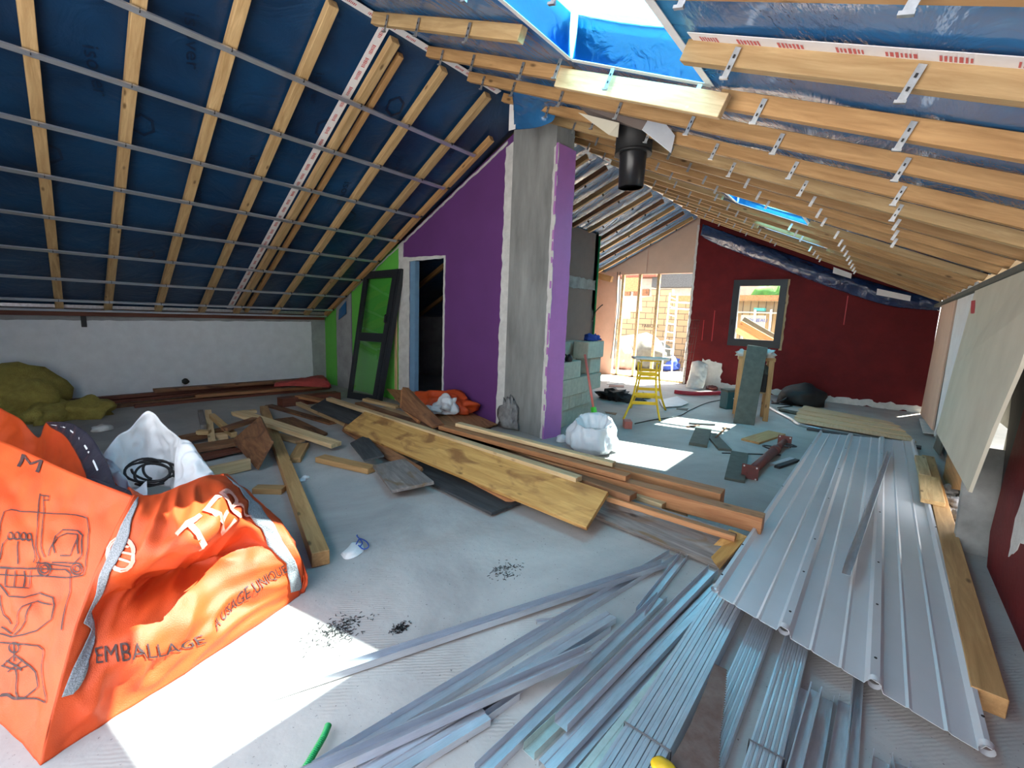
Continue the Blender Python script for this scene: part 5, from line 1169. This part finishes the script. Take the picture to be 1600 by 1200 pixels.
o = slab('propped_board', [od(631, 607, 5.9), od(640, 608, 5.9), od(695, 664, 5.1), od(676, 670, 5.1), od(629, 640, 5.7)], .03, 'plank_brown'); tag(o, 'dark brown board end sticking up out of the pile', 'board')
o = slab('propped_board', [od(629, 612, 5.95), od(633, 606, 5.93), od(660, 655, 5.4), od(655, 662, 5.4), od(628, 638, 5.8)], .03, 'pine_orange'); tag(o, 'orange brown board standing just behind the upright dark one', 'board')
o = slab('board', [atx(604, 607, 4.84), atx(652, 612, 4.84), atx(740, 646, 4.84), atx(778, 663, 4.84), at(730, 672, .12), at(640, 645, .14)], .02, 'pine_orange', up=(0, 0, 1)); tag(o, 'large brown sheet lying before the dark doorway', 'board')
# orange sack and white bag by the purple wall
o = lump('orange_sack', Vector((4.47, 4.95, .14)), (.22, .46, .19), 'salmon_plastic', amp=.6, freq=2.2, seed=21, sub=4, rz=.5); o.data.materials[0] = MATS['bag_orange']; tag(o, 'crumpled orange sack at the foot of the purple wall', 'bag')
o = lump('white_bag', at(698, 645, .18), (.14, .16, .15), 'sack_white', amp=.6, freq=2, seed=12, sub=4); tag(o, 'white plastic bag on the pile beside the orange sack', 'bag')
o = lump('white_bag', at(676, 645, .2), (.14, .12, .06), 'sack_white', amp=.6, freq=2, seed=15, sub=4); tag(o, 'flat white bag left of the taller white bag on the pile', 'bag')
# dust mask with blue elastic
q = at(553, 860); t = thing('dust_mask', q, 'white dust mask with blue cord lying on the bare floor', 'mask')
cloth('mask_body', surf([[at(532, 866, .0), at(540, 874, .0), at(556, 870, .005), at(568, 862, .0)], [at(536, 862, .02), at(545, 862, .035), at(556, 858, .035), at(568, 855, .01)], [at(545, 855, .0), at(550, 848, .015), at(560, 848, .015), at(566, 850, .0)]], 1, 1), 20, 16, 'skin_glove', t, wr=.006, ws=20, thick=.003)
tube('elastic', curve_pts([at(556, 852, .02), at(562, 842, .02), at(572, 846, .02), at(576, 854, .02), at(568, 858, .02), at(560, 852, .03)]), .004, 'blue_cloth', t, 6)
tube('elastic', curve_pts([at(560, 856, .02), at(566, 848, .03), at(558, 838, .02), at(558, 836, .02)]), .004, 'blue_cloth', t, 6)
for i, (px, py) in enumerate(((477, 748), (472, 752))): o = lump('paper_scrap', at(px, py), (.035, .03, .02), 'sack_white', seed=i + 30); tag(o, 'white paper scrap beside the long square timber, ' + ('upper' if i == 0 else 'lower') + ' of two', 'scrap')
# dark shavings
rnd = random.Random(5)
def shavings(cx, cy, sx, sy, n):
    vs, fs = [], []; c = at(cx, cy)
    for _ in range(n):
        p = Vector((rnd.gauss(0, sx), rnd.gauss(0, sy), .003)); a = rnd.random() * 6.28; d = Vector((math.cos(a), math.sin(a), 0)) * rnd.uniform(.004, .010); s = Vector((-d.y, d.x, 0)).normalized() * .0012
        b = len(vs); vs += [p - d - s, p + d - s, p + d + s, p - d + s, p - d - s + Vector((0, 0, .002)), p + d - s + Vector((0, 0, .002)), p + d + s + Vector((0, 0, .002)), p - d + s + Vector((0, 0, .002))]; fs += [(b, b + 1, b + 2, b + 3), (b + 4, b + 5, b + 6, b + 7), (b, b + 1, b + 5, b + 4), (b + 2, b + 3, b + 7, b + 6)]
    o = link('metal_shavings', mesh('metal_shavings', vs, fs), 'black_matt', None, Matrix.Translation(c)); return o
tag(shavings(530, 985, .07, .05, 240), 'scatter of dark shavings at the corner of the big sun patch', 'shavings', kind='stuff')
tag(shavings(625, 982, .03, .02, 110), 'small dark pile of shavings right of the big sun patch', 'shavings', kind='stuff')
tag(shavings(790, 892, .06, .04, 110), 'dark shavings in the middle of the bare floor', 'shavings', kind='stuff')

# ================================================================ steel studs and channels in the foreground
U = [(-.025, .034), (-.025, 0), (.025, 0), (.025, .034)]
C = [(-.018, .036), (-.024, .036), (-.024, 0), (.024, 0), (.024, .036), (.018, .036)]
D = [(-.03, -.03), (-.03, 0), (-.008, 0), (-.006, -.004), (.006, -.004), (.008, 0), (.03, 0), (.03, -.03)]
def ST(A, B, sec, label, za=.0, zb=.0, m='galvanised', roll=(0, 0, 1), w=1.0, name='steel_stud', cat='steel stud'):
    o = profile(name, at(*A, za), at(*B, zb), [(y * w, z) for y, z in sec], m, up=roll); return tag(o, label, cat)
ST((300, 1130), (1038, 884), U, 'long thin stud lying across the sun patch, leftmost of all', .0, .03)
ST((490, 1215), (1052, 868), U, 'long stud from the bottom edge, second from the left', .0, .0, w=1.3)
ST((560, 1205), (955, 960), D, 'flat backed channel with its far end on the bare floor', .04, .05, w=1.1)
ST((700, 1150), (948, 984), U, 'stud just right of the flat backed channel', .0, .0)
ST((470, 1225), (918, 1022), C, 'stud crossing low over its neighbours at the left', .045, .055, w=1.1)
ST((640, 1205), (806, 1088), U, 'short looking stud at the bottom between the loose ones', .0, .0)
ST((600, 1210), (760, 1115), D, 'flat channel under the crossing stud at the bottom', .035, .035)
ST((1000, 960), (1068, 872), U, 'stud tip poking from under the grey board', .0, .0)
ST((750, 1215), (1034, 936), U, 'long upright stud left of the packed studs', .0, .0, w=1.2)
ST((876, 1136), (1114, 893), U, 'stud with open near end resting on the packed studs', .05, .05, w=1.2)
ST((826, 1180), (1108, 905), U, 'stud with open end below the raised one', .0, .0, m='galvanised_green', w=1.1)
ST((852, 1197), (1122, 915), D, 'closed channel with its near end beside the green tinted stud', .04, .04)
ST((868, 1230), (1128, 930), C, 'long stud second from the banded bundle', .0, .0)
ST((900, 1230), (1122, 944), D, 'green tinted channel directly left of the banded bundle', .045, .045, m='galvanised_green', w=1.0)
Bn = [('left', .40, .57, 1.02, .085), ('middle', .245, .345, 1.02, .06), ('right', .085, .19, 1.0, .075)]
for bn, y0, y1, x0, zt in Bn:
    n = 5; w = (y1 - y0) / n
    for k in range(n):
        yy = y1 - w * (k + .5)
        o = profile('packed_stud', (x0, yy, zt), (3.9, yy, zt), [(-w * .42, -zt + .004), (-w * .42, 0), (-w * .12, 0), (-w * .08, -.003), (w * .08, -.003), (w * .12, 0), (w * .42, 0), (w * .42, -zt + .004)], 'galvanised', thick=.001)
        tag(o, 'narrow stud in the %s packed bundle, %s from its left side' % (bn, ORD[k]), 'steel stud', 'studs in the %s bundle' % bn)
    xs = {'left': 1.47, 'right': 1.72}.get(bn)
    if xs:
        t = tube('steel_band', [(xs, y1 + .004, .004), (xs, y1 + .004, zt + .004), (xs, y0 - .004, zt + .004), (xs, y0 - .004, .004)], .004, 'dark_steel', seg=4, smooth=False); tag(t, 'dark strap round the %s packed stud bundle' % bn, 'strap')
ST((1196, 1240), (1254, 1076), U, 'leftmost stud of the three open ones right of the bundles', .0, .01, w=1.2)
ST((1232, 1240), (1274, 1080), C, 'second open stud right of the bundles, marked with a dark screw', .035, .045, w=.9)
ST((1262, 1240), (1290, 1092), U, 'third open stud right of the bundles', .0, .0, w=1.1)
ST((1300, 1240), (1322, 1100), U, 'open stud with a slanted far end right of the bundles', .0, .0, w=1.1)
ST((1326, 1240), (1342, 1040), C, 'rightmost long stud running under the roofing sheet', .0, .0, w=.8)
ST((1372, 1230), (1376, 1188), U, 'stud end at the bottom edge below the roofing sheet, left of two', .0, .0)
ST((1412, 1230), (1406, 1194), U, 'stud end at the bottom edge below the roofing sheet, right of two', .0, .0)
ST((838, 970), (866, 968), D, 'small hanger clip lying on the floor between two studs', .012, .012, w=.4, name='loose_clip', cat='clip')
# wood saw
sa = [at(1116, 1037, .13), at(1135, 1046, .13), at(1131, 1100, .12), at(1124, 1150, .11), at(1122, 1215, .10), at(1030, 1215, .10), at(1047, 1190, .10), at(1075, 1140, .11), at(1100, 1080, .12)]
t = thing('hand_saw', sa[3], 'rusty hand saw lying on the packed studs', 'saw')
bl = slab('blade', sa, .003, 'rust', t, up=(0, 0, 1))
tv, tf = [], []; e0, e1 = sa[1], sa[4]
path = [sa[1], sa[2], sa[3], sa[4]]
for a, b in zip(path[:-1], path[1:]):
    n = 14; d = (b - a) / n; s = Vector((d.y, -d.x, 0)).normalized(); s = s if s.dot(sa[3] - sa[7]) > 0 else -s
    for k in range(n):
        p = a + d * k; b0 = len(tv); tv += [p - sa[3], p + d - sa[3], p + d * .5 + s * .006 - sa[3]]; tf.append((b0, b0 + 1, b0 + 2))
link('teeth', mesh('teeth', tv, tf), 'rust', bl, Matrix.Translation(sa[3]))
h = at(1038, 1204, .11); lump('saw_handle', h, (.035, .045, .015), 'yellow_paint', t, amp=.2)
# green conduit
o = tube('green_conduit', curve_pts([at(513, 1133, .03), at(506, 1150, .03), at(490, 1178, .03), at(470, 1210, .03), at(430, 1260, .03)], 40), .0115, 'conduit_green', seg=12, radii=[.0115 + .0015 * math.sin(i * 1.6) for i in range(161)]); tag(o, 'green corrugated conduit end at the bottom edge', 'conduit')

# ================================================================ roofing sheet
c00, c01, c10, c11 = at(1113, 925, .17), at(1548, 1184, .05), at(1281, 676, .08), at(1428, 690, .06)
def roofing(u, v):
    a = c00.lerp(c01, v); b = c10.lerp(c11, v); p = a.lerp(b, u)
    h = 0
    for k in range(4):
        d = abs(v - k / 3) * 1.06
        if d < .034: h = max(h, .034 * min(1, (.034 - d) / .016))
    for k in range(3):
        for q in (.333, .667):
            d = abs(v - (k + q) / 3) * 1.06
            if d < .011: h = max(h, .006 * (1 - d / .011))
    return p + Vector((0, 0, h))
vs_ = sorted(set([round(k / 3 + s, 5) for k in range(4) for s in (-.0321, -.0165, 0, .0165, .0321) if 0 <= k / 3 + s <= 1] + [round((k + q) / 3 + s, 5) for k in range(3) for q in (.333, .667) for s in (-.0104, 0, .0104)] + [0, 1]))
nu = 24; V, Fc = [], []
for i in range(nu + 1):
    for v in vs_:
        p = roofing(i / nu, v)
        if i == 0:   # flared rib mouths at the cut edge
            pass
        V.append(p - c00)
m_ = len(vs_)
for i in range(nu):
    for j in range(m_ - 1): Fc.append((i * m_ + j, i * m_ + j + 1, (i + 1) * m_ + j + 1, (i + 1) * m_ + j))
sh = link('roofing_sheet', mesh('roofing_sheet', V, Fc), 'roof_sheet', None, Matrix.Translation(c00)); md = sh.modifiers.new('solid', 'SOLIDIFY'); md.thickness = .002
tag(sh, 'long grey ribbed metal roofing sheet lying over the stud bundles', 'roofing sheet')
for k in range(4):
    for u in (.03, .12, .22, .4, .6, .8):
        p = roofing(u, min(max(k / 3, .004), .996)); tube('screw_hole', [p, p + Vector((0, 0, .003))], .006, 'black_matt', sh, 8)
for k in range(1, 4):
    p = roofing(0, k / 3 if k < 3 else .985); d = (c00 - c10).normalized(); tube('rib_end', [p - d * .01, p + d * .02 - Vector((0, 0, .004))], .024, 'roof_sheet', sh, 12, cap=False)
p = roofing(0, .015); tube('rib_end', [p - d * .01, p + d * .02], .02, 'roof_sheet', sh, 12, cap=False)
o = profile('steel_stud', at(1322, 898, .17), at(1390, 706, .13), [(y * .9, z) for y, z in U], 'galvanised', thick=.0012); tag(o, 'bent stud lying loose on top of the roofing sheet', 'steel stud')
o = beam('timber', at(1547, 1083, .09), at(1450, 712, .09), .115, .09, 'pine_warm'); tag(o, 'long square beam along the right edge of the roofing sheet', 'beam')
o = beam('offcut', at(1452, 744, .13), at(1458, 782, .13), .16, .04, 'pine'); tag(o, 'pale block lying on the beam beside the roofing sheet', 'offcut')
o = beam('offcut', at(1438, 712, .12), at(1446, 742, .12), .10, .05, 'plank_pale'); tag(o, 'small board end at the far corner of the roofing sheet', 'offcut')
for i, (px, py) in enumerate(((1492, 790), (1484, 770), (1498, 812))): o = lump('rubble_piece', at(px, py), (.10, .07, .05), 'rubble', seed=i + 40, amp=.7); tag(o, 'grey rubble piece at the foot of the right wall, ' + ['middle', 'farthest', 'nearest'][i] + ' of three', 'rubble')
o = beam('broken_sheet', at(1445, 655, .1), at(1452, 676, .06), .14, .02, 'raw_gypsum'); tag(o, 'white broken scrap at the far right corner of the floor', 'scrap')
